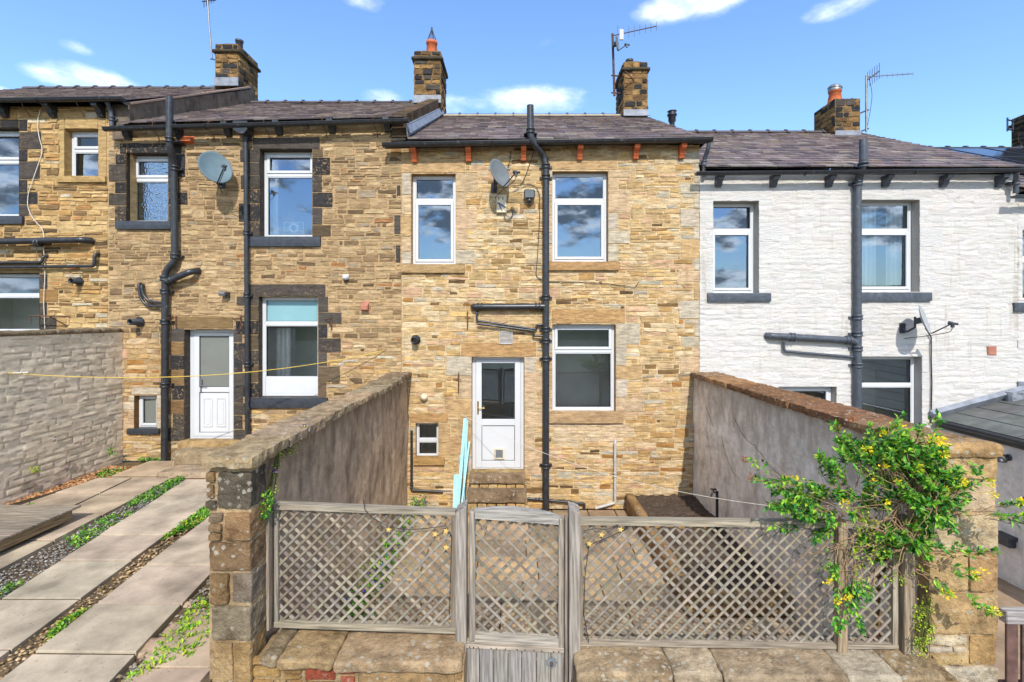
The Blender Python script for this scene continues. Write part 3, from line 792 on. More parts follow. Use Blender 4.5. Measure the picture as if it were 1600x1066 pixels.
m = MB(); m.tube([(X(46, 8.3), 8.48, Z(494, 8.3)), (X(46, 8.3), 8.3, Z(494, 8.3)), (X(93, 8.3), 8.3, Z(494, 8.3)), (X(93, 8.3), 8.49, Z(495, 8.3))], .011, (.5,) * 3, 6)
m.tube([(X(76, 8.3), 8.3, Z(494, 8.3)), (X(90, 8.3), 8.48, Z(510, 8.3))], .009, (.5,) * 3, 6); m.tube([(X(48, 8.3), 8.3, Z(494, 8.3)), (X(49, 8.3), 8.3, Z(503, 8.3)), (X(47, 8.3), 8.3, Z(506, 8.3))], .007, (.5,) * 3, 5)
m.build('iron_bracket', M['rust'], H.root)

# ------------------------------------------------------------------ left house with the black dressings
H = House('brownish stone house with soot-black window blocks and a half-glazed white door', XH, XA, G_L, 6.75); H.revs = []
sooty = lambda: vary(R.choice([BLK, BLK, BLK2, BLK2, P(116, 100, 80)]), .2, .015)
def quoin(H, o, zt, left=True, right=True, wr=(.14, .4), extra=0):
    if left: H.jamb(o[0], -1, o[2], zt, wr, (.2, .34), sooty)
    if right: H.jamb(o[1], 1, o[2], zt, wr, (.2, .34), sooty)
win_, o = window(H, 208, 244, 263, 347, .15, 281, 'top', 'glass_pat', BLK2, (183, 346, 270, 359), 'blackgrey', BLK, wb=.04)
H.rect(187, 224, 284, 241, sooty()); quoin(H, o, Z(241), wr=(.2, .34))
win_, o = window(H, 413, 238, 488, 370, .16, 274, 'top', revcol=BLK2, sill=(390, 370, 502, 386), sillmat='blackgrey', sillcol=BLK, wb=.045)
H.rect(395, 215, 500, 233, sooty()); quoin(H, o, Z(233), wr=(.18, .36)); W2 = o
win_, o = window(H, 410, 464, 497, 619, .13, 506, 'none', 'glass_low', BLK2, (389, 621, 513, 637), 'blackgrey', BLK, topglass='frostblue', panel=592, wb=.03)
H.rect(388, 444, 509, 463, vary(BLK2)); quoin(H, o, Z(463), wr=(.17, .4))
win_, o = window(H, 217, 618, 245, 668, .1, None, 'bottom', 'frost', P(150, 112, 70), (201, 669, 251, 678), 'blackgrey', BLK, fw=.03, inner=False)
H.jamb(o[1], 1, o[2], o[3], (.12, .2), (.14, .2), palDress); H.rect(206, 605, 252, 617, palDress()); H.jamb(o[0], -1, o[2], o[3], (.1, .2), (.14, .2), palDress)
# door
od = orect(297, 515, 365, 686, .15); H.open.append(od); H.revs.append((od, .3, BLK2))
H.rect(276, 495, 365, 513, P(150, 124, 86)); H.jamb(od[0], -1, od[2], Z(513), (.22, .38), (.2, .3), lambda: vary(R.choice([BLK, BLK2, P(150, 120, 84)]))); H.jamb(od[1], 1, od[2], Z(513), (.16, .22), (.2, .3), lambda: vary(R.choice([BLK, BLK2])))
def door(H, o, y, glz, lz0, lz1, glass, pan='raised', hx=None, hz=None, cat=None):
    xl, xr, zb, zt = o; f = MB(); frame_ring(f, xl, xr, zb, zt, .06, y, y + .07, wb=.045)
    d = f.build('door', M['upvc'], H.root); a, b, c, e = xl + .062, xr - .062, zb + .048, zt - .062
    lf = MB(); st = .105; yy = y - .008
    lf.box(a, a + st, yy, y + .05, c, e, b=.006); lf.box(b - st, b, yy, y + .05, c, e, b=.006)
    lf.box(a + st, b - st, yy, y + .05, e - st * .55, e, b=.006); lf.box(a + st, b - st, yy, y + .05, c, lz0, b=.006); lf.box(a + st, b - st, yy, y + .05, lz1, glz, b=.006)
    lf.build('leaf', M['upvc'], d)
    pn = MB(); pn.box(a + st, b - st, y + .012, y + .045, lz0, lz1)
    if pan == 'raised':
        w = (b - a - 2 * st)
        for k in (0, 1):
            x0 = a + st + w * (.12 + .44 * k); x1 = x0 + w * .32; frame_ring(pn, x0, x1, lz0 + .1, lz1 - .1, .022, y - .002, y + .02)
            pn.box(x0 + .045, x1 - .045, y + .004, y + .02, lz0 + .145, lz1 - .145, b=.004)
    pn.build('panel', M['upvc'], d)
    rb = MB(); frame_ring(rb, a + st, b - st, lz0, lz1, .009, y + .006, y + .02, b=0); frame_ring(rb, a + st, b - st, glz, e - st * .55, .009, y + .006, y + .02, b=0); rb.build('rubber_seal', M['cable'], d)
    g = MB(); g.box(a + st, b - st, y + .018, y + .03, glz, e - st * .55); g.build('pane', M[glass], d)
    if glass.startswith('glass'):
        m = MB(); ya, yb = y + .08, y + 1.6; q = (xl - .1, xr + .1, zb, zt + .1)
        m.add([(q[0], ya, q[2]), (q[1], ya, q[2]), (q[1], ya, q[3]), (q[0], ya, q[3]), (q[0], yb, q[2]), (q[1], yb, q[2]), (q[1], yb, q[3]), (q[0], yb, q[3])], [(4, 5, 6, 7), (0, 4, 7, 3), (1, 2, 6, 5), (0, 1, 5, 4), (3, 7, 6, 2)]); m.build('hallway', M['interior'], d)
    if hx:
        hm = MB(); hm.box(hx - .016, hx + .016, yy - .012, yy + .002, hz - .12, hz + .12, b=.005); hm.tube(smooth_path([(hx, yy, hz), (hx, yy - .05, hz), (hx + .12, yy - .05, hz)], .02), .009, (.5,) * 3, 8); hm.build('handle', M['brass'] if cat else M['metal'], d)
    if cat:
        cm = MB(); frame_ring(cm, cat[0], cat[1], cat[2], cat[3], .028, y - .01, y + .03); cf = cm.build('cat_flap', M['cream'], d)
        cm = MB(); cm.box(cat[0] + .028, cat[1] - .028, y - .002, y + .02, cat[2] + .028, cat[3] - .028); cm.build('flap_window', M['mattegrey'], d)
    return d
door(H, od, D0 + .15, Z(605, D0 + .15), Z(676, D0 + .15), Z(613, D0 + .15), 'frost', 'raised', X(306), Z(604))
for q in ((620, 289, 626, 307), (616, 336, 626, 366), (618, 383, 626, 411), (610, 226, 627, 244)): H.rect(*q, sooty() if q[1] != 226 else vary(P(176, 140, 92)))
H.wall(M['stone_dark'], palA, MORT_A, [(XH, XA, G_L, 6.66), (-6.8, -1.9, 6.66, 6.84)], hb=(.12, .19), len_=(.12, .42), tilt=.005, tall=.2, split=(2, 2, 3), p=(.002, .013), j=.009, gap=.007, wav=.03)
rf, rpt, rL = roof(H, -6.8, -1.95, 6.84, 8.9, .1)
gutter(H, X(163, 8.27), X(639, 8.27), Z(200.5, 8.27) , Z(187.5, 8.27), mat='black')
for px, py in ((197, 206), (278, 204), (355, 201), (435, 199), (518, 196), (605, 194)): corbel(H, px, Z(py - 8, 8.4), 'black')
for px in (238, 325, 412, 503, 583):
    m = MB(); zz = Z(199 - (px - 165) * .027, 8.24); m.tube([(X(px, 8.24), 8.25, zz + .08), (X(px, 8.2), 8.2, zz), (X(px + 2, 8.3), 8.3, zz - .07), (X(px + 4, 8.4), 8.49, zz - .1), (X(px + 5, 8.4), 8.485, zz - .2)], .006, (.5,) * 3, 5); m.build('gutter_hook', M['rust'], H.root)
# gable upstand and kneeler by the middle house
m = MB(); gx = -1.9
for k in range(9):
    t0, t1 = k / 9, (k + .97) / 9
    y0, y1 = 8.42 + t0 * 3.9, 8.42 + t1 * 3.9; z0, z1 = 6.9 + t0 * 2.07, 6.9 + t1 * 2.07
    m.prism([(y0, z0 - .36), (y1, z1 - .36), (y1, z1 + .03), (y0, z0 + .03 + R.uniform(-.03, .03))], gx - .26, gx + R.uniform(-.012, .012), vary(P(112, 92, 70), .25), 'x')
m.build('gable_upstand', M['stone_sooty'], H.root)
m = MB(); m.rock(X(611), X(636), D0 - .06, D0 + .3, Z(222), Z(198), BLK2, .02, .01, .05); m.build('kneeler_stone', M['stone_sooty'], H.root)
m = MB(); m.bar((gx + .04, 8.36, 6.66), (gx + .04, 12.35, 8.7), .16, .02, (.5,) * 3, (.9, 0, .45)); m.bar((gx + .02, 8.36, 6.62), (gx + .02, 12.35, 8.66), .02, .2, (.5,) * 3); m.build('lead_flashing', M['lead'], rf)
chimney(H, rf, -2.52, -1.86, 12.0, 12.9, 8.3, 10.02); lead_skirt(rf, -2.52, -1.86, 12.0, 8.72, .2); pot(rf, -2.14, 12.35, 10.03, .42, .15, .125, 'cone')
# soil pipe with its elbow branch
zs = Z(152, 8.25)
pipe(H, 'soil_pipe', [(X(265, 8.25), 8.25, zs), (X(265, 8.25), 8.25, 6.3), (X(272, 8.4), 8.4, 6.06), (X(273, 8.4), 8.4, 4.5), (X(273, 8.4), 8.4, 4.36), (X(258, 8.4), 8.4, 4.18), (X(257, 8.4), 8.4, G_L)], .056, 'black',
     [((X(265, 8.25), 8.25, 6.42),), ((X(273, 8.4), 8.4, 5.98),), ((X(273, 8.4), 8.4, 4.45),), ((X(257, 8.4), 8.4, 4.06),), ((X(257, 8.4), 8.4, 3.83),), ((X(257, 8.4), 8.4, 3.3),), ((X(257, 8.4), 8.4, 2.2),)], .12)
pipe(H, 'waste_pipe', [(X(257, 8.4), 8.4, Z(441, 8.4)), (X(262, 8.38), 8.38, Z(440, 8.38)), (X(296, 8.34), 8.34, Z(425, 8.34)), (X(303, 8.36), 8.5, Z(422, 8.36))], .055, 'black', [((X(266, 8.38), 8.38, Z(438.5, 8.38)), (1, 0, .42))], .07, brk=False)
for k, (a, b, c) in enumerate(((217, 443, 478), (221, 445, 472))):
    pipe(H, 'waste_pipe', [(X(a, 8.45), 8.5, Z(b, 8.45)), (X(a, 8.42), 8.42, Z(b + 1, 8.42)), (X(a + 2, 8.42), 8.42, Z(c - 12, 8.42)), (X(a + 12, 8.42), 8.42, Z(c, 8.42)), (X(255, 8.42), 8.42, Z(c + 1, 8.42))], .022, 'black', [], .14)
xd = X(384, 8.42)
def hop(m): m.prism([(X(371, 8.4), Z(194, 8.4)), (X(393, 8.4), Z(194, 8.4)), (X(393, 8.4), Z(207, 8.4)), (X(388, 8.4), Z(213, 8.4)), (X(380, 8.4), Z(213, 8.4)), (X(371, 8.4), Z(207, 8.4))], 8.26, 8.47, (.5,) * 3)
pipe(H, 'downpipe', [(xd, 8.42, Z(207, 8.42)), (X(387, 8.42), 8.42, Z(697, 8.42))], .04, 'black', [((X(384 + 3 * t, 8.42), 8.42, Z(207 + 490 * t, 8.42)),) for t in (.02, .32, .52, .74)], extra=hop)
for (a, b, c, d, cap) in ((288, 214, 303, 225, 0), (566, 472, 577, 486, 1)):
    m = MB(); x0, x1 = X(a), X(c); zt, zb = Z(b), Z(d); m.prism([(D0 - .1, zb + .02), (D0 - .1, zb + (zt - zb) * .55), (D0, zt), (D0, zb)], x0, x1, (.5,) * 3, 'x'); m.box(x0 - .012, x1 + .012, D0 - .012, D0 + .01, zb - .01, zt + .01, b=.004); m.build('terracotta_vent', M['terracotta'] if not cap else M['brick_red'], H.root)
m = MB(); m.lathe([(.085, 0), (.085, .02), (.055, .03), (.055, .2), (.042, .2), (.042, .05)], (X(220), D0 - .02, Z(503)), (-.1, -1, 0), (.5,) * 3, 16); m.build('flue_outlet', M['black'], H.root)
for px, py in ((270, 503), (372, 504), (515, 505)):
    m = MB(); x = X(px, 8.4); z = Z(py, 8.4); m.box(x - .012, x + .012, D0 - .02, D0 + .01, z - .12, z + .1); m.tube([(x, D0 - .01, z + .08), (x - .05, D0 - .2, z + .06)], .008, (.5,) * 3, 5); m.tube([(x, D0 - .01, z - .06), (x - .04, D0 - .17, z + .06)], .006, (.5,) * 3, 5); m.build('iron_bracket', M['rust'], H.root)
# door steps
m = MB()
m.rock(X(285), X(381), D0 - .14, D0 + .1, Z(706), Z(687), P(204, 170, 118), .02, .008, .05); m.rock(X(268, 8.05), X(360, 8.05), 8.03, 8.48, G_L - .02, 1.13, P(186, 164, 130), .025, .01, .05, 4.)
m.rock(X(255, 7.7), X(345, 7.7), 7.55, 8.02, G_L - .06, G_L + .09, P(196, 172, 142), .02, .008, .06, 7.)
m.build('door_step', M['gritstone'], H.root)

# ------------------------------------------------------------------ middle house
H = House('golden cleaned-stone house in the middle with red corbels and three large white windows', XA, XC * 0 + XB, 0, 6.45); H.revs = []
tanr = P(204, 160, 104)
win_, o = window(H, 645, 275, 712, 413, .12, 314, 'bottom', revcol=tanr, sill=(627.5, 413, 727, 427), sillcol=P(196, 164, 118))
H.rect(627.5, 249, 727, 270, TAN); H.jamb(o[0], -1, o[2], Z(270), (.19, .19), (.2, .42), palDress); H.jamb(o[1], 1, o[2], Z(270), (.18, .36), (.2, .42), palDress)
win_, o = window(H, 863, 271, 948, 409, .12, 314, 'bottom', revcol=tanr, sill=(857, 409, 967, 423), sillcol=P(200, 160, 112))
H.rect(856, 244, 965, 265, TAN); H.jamb(o[0], -1, o[2], Z(265), (.1, .14), (.2, .42), palDress); H.jamb(o[1], 1, o[2], Z(265), (.18, .42), (.2, .42), palDress)
win_, o = window(H, 863, 507, 960, 642, .11, 549, 'top', 'glass_low', tanr, (857, 643, 974, 661), sillcol=P(206, 172, 130))
H.rect(862, 483, 977, 505, TAN3); H.jamb(o[0], -1, o[2], Z(505), (.1, .14), (.2, .42), palDress); H.jamb(o[1], 1, o[2], Z(505), (.2, .46), (.2, .38), palDress)
win_, o = window(H, 651, 661, 685, 713, .09, 688, 'none', 'glass_low', tanr, (646, 714, 695, 726), sillcol=P(196, 156, 100), fw=.034)
H.jamb(o[1], 1, o[2], o[3], (.2, .34), (.2, .32), palDress); H.rect(640, 646, 700, 660, TAN3)
od = orect(738, 558, 819, 735, .12); H.open.append(od); H.revs.append((od, .3, tanr))
H.rect(720, 535, 838, 557, TAN3); H.jamb(od[0], -1, od[2], Z(557), (.22, .46), (.22, .42), palDress); H.jamb(od[1], 1, od[2], Z(557), (.2, .36), (.22, .42), palDress)
H.jamb(XB, -1, 1.2, 6.3, (.1, .34), (.16, .34), palDress)
yd = D0 + .12
door(H, od, yd, Z(655, yd), Z(720, yd), Z(665, yd), 'glass_low', 'flat', X(747, yd), Z(637, yd), (X(772, yd), X(788, yd), Z(718, yd), Z(701, yd)))
H.wall(M['stone'], palB, MORT_B, [(XA, XB, 0, 6.42)], hb=(.12, .2), len_=(.14, .5), tilt=.004, tall=.2, split=(2, 2, 3), p=(.003, .012), j=.008, gap=.005, wav=.03)
rf, rpt, rL = roof(H, -1.86, 3.34, 6.46, 8.57, ridgecol=P(220, 206, 180))
gutter(H, X(598, 8.27), X(1113, 8.27), Z(225, 8.27), Z(216.5, 8.27), r=.062, mat='black', fascia=True)
for px in (647, 732, 818, 906, 994, 1066): corbel(H, px, Z(229 - (px - 647) * .014, 8.3), 'terracotta', .09, .22, .2)
pipe(H, 'downpipe', [(X(1107, 8.3), 8.28, 6.38), (X(1107, 8.3), 8.3, 6.3), (X(1101, 8.4), 8.42, 6.14), (X(1101, 8.4), 8.42, 5.85)], .036, 'greyblue', [((X(1101, 8.4), 8.42, 6.08),)], .06)
chimney(H, rf, 2.71, 3.3, 12.0, 12.9, 8.0, 9.75); lead_skirt(rf, 2.71, 3.3, 12.0, 8.4, .16)
m = MB(); m.lathe([(.09, 0), (.085, .14), (.1, .15), (.1, .2), (.06, .21)], (2.92, 12.3, 9.76), (0, 0, 1), (.5,) * 3, 14); m.build('chimney_pot', M['blackgrey'], rf)
# soil pipe with waste branches
xs = X(853, 8.42)
pipe(H, 'soil_pipe', [(X(828.5, 8.22), 8.22, Z(165, 8.22)), (X(829, 8.22), 8.22, 6.5), (X(832, 8.24), 8.24, 6.38), (X(850, 8.42), 8.42, 6.2), (xs, 8.42, 6.05), (xs, 8.42, 0.02)], .058, 'black',
     [((X(829, 8.22), 8.22, 6.56),), ((xs, 8.42, 6.02),), ((xs, 8.42, Z(277, 8.42)),), ((xs, 8.42, Z(465, 8.42)),), ((xs, 8.42, Z(515, 8.42)),), ((xs, 8.42, Z(533, 8.42)),), ((xs, 8.42, Z(561, 8.42)),), ((xs, 8.42, Z(728, 8.42)),)], .14)
pipe(H, 'waste_pipe', [(xs, 8.42, Z(479, 8.42)), (X(800, 8.42), 8.42, Z(479.5, 8.42)), (X(741, 8.42), 8.42, Z(479.5, 8.42)), (X(739, 8.42), 8.5, Z(479.5, 8.42))], .055, 'black', [((X(840, 8.42), 8.42, Z(479, 8.42)), (1, 0, 0)), ((X(750, 8.42), 8.42, Z(479.5, 8.42)), (1, 0, 0))], .05, brk=False)
pipe(H, 'waste_pipe', [(X(745, 8.45), 8.5, Z(487, 8.45)), (X(745, 8.44), 8.44, Z(488, 8.44)), (X(745, 8.44), 8.44, Z(501, 8.44)), (X(838, 8.44), 8.44, Z(515, 8.44)), (X(838, 8.44), 8.44, Z(508, 8.44)), (xs, 8.44, Z(507, 8.44))], .019, 'black', [], .03)
pipe(H, 'waste_pipe', [(X(746, 8.42), 8.42, Z(506, 8.42)), (X(834, 8.42), 8.42, Z(517, 8.42)), (X(834, 8.42), 8.42, Z(525, 8.42)), (xs, 8.42, Z(525, 8.42))], .019, 'black', [], .03)
pipe(H, 'waste_pipe', [(X(963, 8.45), 8.5, Z(690, 8.45)), (X(961, 8.45), 8.45, Z(692, 8.45)), (X(961, 8.45), 8.45, Z(786, 8.45)), (X(930, 8.42), 8.42, .04)], .024, 'greypipe', [((X(961, 8.45), 8.45, Z(742, 8.45)),)], .04, brk=False)
pipe(H, 'waste_pipe', [(X(824, 8.44), 8.44, Z(779, 8.44)), (X(913, 8.44), 8.44, Z(787, 8.44)), (X(913, 8.44), 8.44, .0)], .022, 'black', [((X(840, 8.44), 8.44, Z(780, 8.44)), (1, 0, 0))], .03, brk=False)
pipe(H, 'waste_pipe', [(X(643, 8.45), 8.45, Z(673, 8.45)), (X(643, 8.45), 8.45, Z(766, 8.45)), (X(692, 8.45), 8.45, Z(768.5, 8.45))], .022, 'black', [((X(643, 8.45), 8.45, Z(760, 8.45)),)], .03, brk=False)
m = MB(); m.tube([(X(690, 8.46), 8.46, Z(766, 8.46)), (X(705, 8.46), 8.46, Z(766, 8.46))], .008, (.5,) * 3, 6); m.build('overflow_pipe', M['greypipe'], H.root)
# vent grille over the door, flue, hooks
m = MB(); x0, x1, z0, z1 = X(780), X(801), Z(538), Z(518); frame_ring(m, x0, x1, z0, z1, .02, D0 - .025, D0 + .01)
for k in range(8): m.box(x0 + .02, x1 - .02, D0 - .016, D0, z0 + .02 + k * .024, z0 + .034 + k * .024)
m.build('air_vent', M['greypipe'], H.root)
m = MB(); m.lathe([(.085, 0), (.085, .02), (.06, .03), (.06, .15), (.045, .15), (.045, .05)], (X(650), D0 - .02, Z(531)), (0, -1, 0), (.5,) * 3, 16); m.build('flue_outlet', M['black'], H.root)
for px, py, h in ((730.5, 500, .34), (716.5, 598, .38)):
    m = MB(); x = X(px, 8.46); z = Z(py, 8.46); m.prism([(x - .008, z - h / 2), (x + .008, z - h / 2 + .04), (x + .012, z + h / 2 - .05), (x, z + h / 2), (x - .014, z + h / 2 - .05)], D0 - .05, D0 + .01, (.5,) * 3); m.tube([(x - .05, D0 - .04, z + .06), (x + .05, D0 - .04, z + .05)], .006, (.5,) * 3, 5); m.build('shutter_hook', M['rust'], H.root)
# patched brickwork under the kitchen window sill is part of the wall; steps to the door
m = MB()
m.rock(X(735), X(821), D0 - .06, D0 + .12, Z(744), Z(735.5), P(196, 164, 112), .01, .006, .05)
m.rock(X(733, 8.3), X(821, 8.3), 8.3, D0 + .02, Z(756, 8.3), Z(742.5, 8.3), P(168, 142, 112), .012, .006, .035, 2.)
for k in range(6): m.rock(X(735 + k * 14.2, 8.34), X(748.4 + k * 14.2, 8.34), 8.34, D0, Z(770, 8.34), Z(757, 8.34), vary(P(224, 186, 126), .12), .012, .008, .035, k)
m.rock(X(729, 8.12), X(823, 8.12), 8.12, D0 + .02, Z(786, 8.12), Z(769.5, 8.12), P(160, 136, 108), .012, .006, .035, 5.)
for k in range(6): m.rock(X(731 + k * 15, 8.16), X(745 + k * 15, 8.16), 8.16, D0, 0, Z(787, 8.16), vary(P(224, 186, 126), .12), .012, .008, .035, k + 9.)
m.build('door_step', M['gritstone'], H.root)

# ------------------------------------------------------------------ white house
H = House('white-painted stone house right of the golden one with slate-blue sills', XB, XD * 0 + XC, G_R, 5.95); H.revs = []
wr = P(206, 202, 194); pw = lambda: vary((.54, .53, .515), .02, .005)
win_, o = window(H, 1114, 318, 1178, 458, .17, 361, 'bottom', revcol=wr, sill=(1104, 458, 1203, 472), sillmat='greyblue', sillcol=palC(0, 0))
H.rect(1112, 294, 1205, 317, pw(), .012); H.jamb(o[0], -1, o[2], Z(317), (.14, .14), (.3, .5), pw); H.jamb(o[1], 1, o[2], Z(317), (.2, .42), (.3, .5), pw)
win_, o = window(H, 1346, 316, 1424, 456, .17, 361, 'bottom', 'glass', revcol=wr, sill=(1341, 457, 1453, 471), sillmat='greyblue', sillcol=palC(0, 0)); WC2 = o
H.rect(1340, 292, 1455, 315, pw(), .012); H.jamb(o[1], 1, o[2], Z(315), (.2, .42), (.3, .5), pw)
win_, o = window(H, 1344, 557, 1429, 690, .15, 602, 'none', 'glass_low', wr)
H.rect(1335, 532, 1450, 555, pw(), .012); H.jamb(o[1], 1, o[2], Z(555), (.2, .4), (.3, .5), pw)
win_, o = window(H, 1216, 604, 1299, 800, .13, None, 'bottom', 'glass_low', wr)
H.wall(M['white_stone'], palC, MORT_C, [(XB, XC, G_R, 5.9)], painted=True)
rf, rpt, rL = roof(H, 3.3, XC, 5.98, 8.14)
gutter(H, X(1087, 8.27), X(1600, 8.27), Z(270, 8.27), Z(265, 8.27), r=.052, mat='black', fascia=False)
for px in (1124, 1210, 1297, 1386, 1477, 1564): corbel(H, px, Z(274, 8.4), 'greyblue', .1, .19, .19)
chimney(H, rf, 7.98, 8.6, 12.0, 12.85, 7.5, 8.84, caps=False); lead_skirt(rf, 7.98, 8.6, 12.0, 7.9, .14); pot(rf, 8.17, 12.3, 8.84, .34, .17, .13, 'cowl')
xs = X(1340, 8.42)
pipe(H, 'soil_pipe', [(X(1349, 8.24), 8.24, Z(219, 8.24)), (X(1349, 8.24), 8.24, Z(256, 8.24)), (X(1342, 8.4), 8.4, Z(279, 8.4)), (xs, 8.42, Z(290, 8.42)), (xs, 8.42, G_R)], .062, 'greyblue',
     [((X(1349, 8.24), 8.24, Z(258, 8.24)),), ((xs, 8.42, Z(287, 8.42)),), ((xs, 8.42, Z(496, 8.42)),), ((xs, 8.42, Z(522, 8.42)),), ((xs, 8.42, Z(545, 8.42)),), ((xs, 8.42, Z(571, 8.42)),)], .12)
pipe(H, 'waste_pipe', [(xs, 8.42, Z(537, 8.42)), (X(1332, 8.42), 8.42, Z(532, 8.42)), (X(1205, 8.42), 8.42, Z(525, 8.42)), (X(1201, 8.42), 8.5, Z(525, 8.42))], .06, 'greyblue', [((X(1325, 8.42), 8.42, Z(531.5, 8.42)), (1, 0, -.05)), ((X(1238, 8.42), 8.42, Z(527, 8.42)), (1, 0, -.05))], .06, brk=False)
pipe(H, 'waste_pipe', [(X(1225, 8.44), 8.44, Z(534, 8.44)), (X(1225, 8.44), 8.44, Z(549, 8.44)), (X(1330, 8.44), 8.44, Z(558, 8.44)), (xs, 8.44, Z(558, 8.44))], .024, 'greyblue', [], .06, brk=False)
m = MB(); x0, x1, z0, z1 = X(1541), X(1555), Z(555), Z(541); frame_ring(m, x0, x1, z0, z1, .016, D0 - .03, D0 + .01); m.box(x0 + .016, x1 - .016, D0 - .03, D0, z0 + .016, z1 - .016); m.build('terracotta_vent', M['brick_red'], H.root)
m = MB(); m.tube(smooth_path([(X(1450, 8.46), 8.45, Z(521, 8.46)), (X(1455, 8.46), 8.46, Z(526, 8.46)), (X(1455, 8.46), 8.46, Z(560, 8.46)), (X(1456, 8.46), 8.46, Z(600, 8.46)), (X(1455, 8.46), 8.465, Z(662, 8.46))], .05), .011, (.5,) * 3, 6); m.build('wall_cable', M['cable'], H.root)
m = MB(); m.lathe([(.075, 0), (.07, .14), (.1, .17), (.1, .3), (.13, .32), (.13, .36), (.1, .37), (.1, .42), (.13, .44), (.06, .46)], (X(1050, 12.9), 12.9, Z(200, 12.9)), (0, 0, 1), (.5,) * 3, 14); m.build('roof_vent', M['black'], rf)

# ------------------------------------------------------------------ last house on the right
H = House('white house at the right edge of the photo with dark panels on its lower roof', XC, 14.2, G_R, 5.5); H.revs = []
win_, o = window(H, 1597, 300, 1690, 480, .14, 400, 'bottom', revcol=wr, sill=(1581, 470, 1700, 487), sillmat='greyblue', sillcol=palC(0, 0)) if False else (None, None)
win_, o = window(H, 1597, 362, 1690, 474, .14, 404, 'bottom', revcol=wr, sill=(1581, 473, 1700, 487), sillmat='greyblue', sillcol=palC(0, 0))
H.wall(M['white_stone'], palC, MORT_C, [(XC, 14.2, G_R, 5.5)], painted=True)
rf, rpt, rL = roof(H, XC - .03, 14.2, 5.6, 7.72)
gutter(H, X(1583, 8.27), 13.6, Z(306, 8.27), Z(304, 8.27), r=.05, mat='greyblue')
pipe(H, 'downpipe', [(X(1586, 8.3), 8.28, Z(270, 8.3)), (X(1588, 8.36), 8.36, Z(282, 8.36)), (X(1587, 8.38), 8.38, Z(302, 8.38))], .04, 'greyblue', [((X(1588, 8.36), 8.36, Z(285, 8.36)),)], .05)
ch = chimney(H, rf, 13.3, 13.98, 12.0, 12.9, 7.2, 8.68, lambda u, v: vary(R.choice([BLK, P(52, 50, 50), BLK2]), .2, .02))
m = MB()
for z in (8.35, 8.6): m.tube([(13.32, 12.8, z), (12.98, 12.7, z)], .02, (.5,) * 3, 6)
for x, y in ((13.0, 12.71), (13.22, 12.78)): m.tube([(x, y, 8.3), (x, y, 8.66)], .022, (.5,) * 3, 6)
m.build('iron_bracket', M['blackgrey'], ch.parent)
spn = empty('solar_panel', rpt(10.5, 2.5, .05), 'row of dark solar panels on the slate roof at the right edge', 'solar panel')
for k in range(4):
    a = 9.75 + k * 1.02; m = MB(); q = [rpt(a, .75, .07), rpt(a + 1., .75, .07), rpt(a + 1., rL - .25, .07), rpt(a, rL - .25, .07)]; q2 = [rpt(a, .75, .035), rpt(a + 1., .75, .035), rpt(a + 1., rL - .25, .035), rpt(a, rL - .25, .035)]
    m.add(q + q2, [(0, 1, 2, 3), (4, 5, 1, 0), (5, 6, 2, 1), (7, 4, 0, 3), (6, 7, 3, 2), (7, 6, 5, 4)]); pa = m.build('panel', M['solar'], spn)
    m = MB()
    for (p, r) in ((0, 1), (1, 2), (2, 3), (3, 0)): m.bar(q[p], q[r], .03, .02, (.5,) * 3)
    for t in (1.9, 3.0): m.bar(rpt(a, t, .072), rpt(a + 1., t, .072), .012, .006, (.5,) * 3)
    m.build('frame', M['blackgrey'], pa)

# ------------------------------------------------------------------ ground, paths, yards
def sheet(name, x0, x1, y0, y1, z, mat, col, step=0, amp=0.):
    m = MB()
    if not step: m.add([(x0, y0, z), (x1, y0, z), (x1, y1, z), (x0, y1, z)], [(0, 1, 2, 3)], col)
    else:
        nx, ny = max(1, int((x1 - x0) / step)), max(1, int((y1 - y0) / step))
        vs = [(x0 + (x1 - x0) * i / nx, y0 + (y1 - y0) * j / ny, z + amp * fbm((x0 + (x1 - x0) * i / nx * 1.3, y0 + (y1 - y0) * j / ny * 1.3, z), 3)) for j in range(ny + 1) for i in range(nx + 1)]
        m.add(vs, [(j * (nx + 1) + i, j * (nx + 1) + i + 1, (j + 1) * (nx + 1) + i + 1, (j + 1) * (nx + 1) + i) for j in range(ny) for i in range(nx)], col, True)
    return struct(m.build(name, M[mat]))
sheet('ground', -400, 400, -400, 400, -.9, 'earth', (.12, .12, .07))
sheet('lane', -60, 60, -12, 3.45, -.02, 'earth', (.2, .18, .15))
m = MB(); m.box(-14, -2.12, 1.4, 8.49, -.85, .78, P(150, 128, 98)); struct(m.build('garden_bank', M['earth']))
sheet('garden_ground', -13.9, -2.12, 1.45, 8.49, .832, 'earth', P(116, 98, 74), .07, .02)
sheet('yard_ground', -1.95, 3.2, 3.4, 8.49, -.03, 'earth', P(120, 100, 78))
m = MB(); y = 3.5
while y < 8.45:
    h = R.uniform(.45, .62); h = min(h, 8.46 - y); x = -1.9
    while x < 3.15:
        w = min(R.uniform(.45, .85), 3.18 - x); z = R.uniform(-.006, .004)
        m.box(x + .008, x + w - .008, y + .008, y + h - .008, -.04, z, vary(R.choice([P(190, 164, 128), P(176, 150, 116), P(202, 172, 132), P(168, 146, 120)]), .1), .008); x += w
    y += h
struct(m.build('yard_paving', M['flags']))
struct(sheet('side_yard', 3.6, 14, 3.4, 8.49, -.65, 'flags', P(176, 152, 126)))
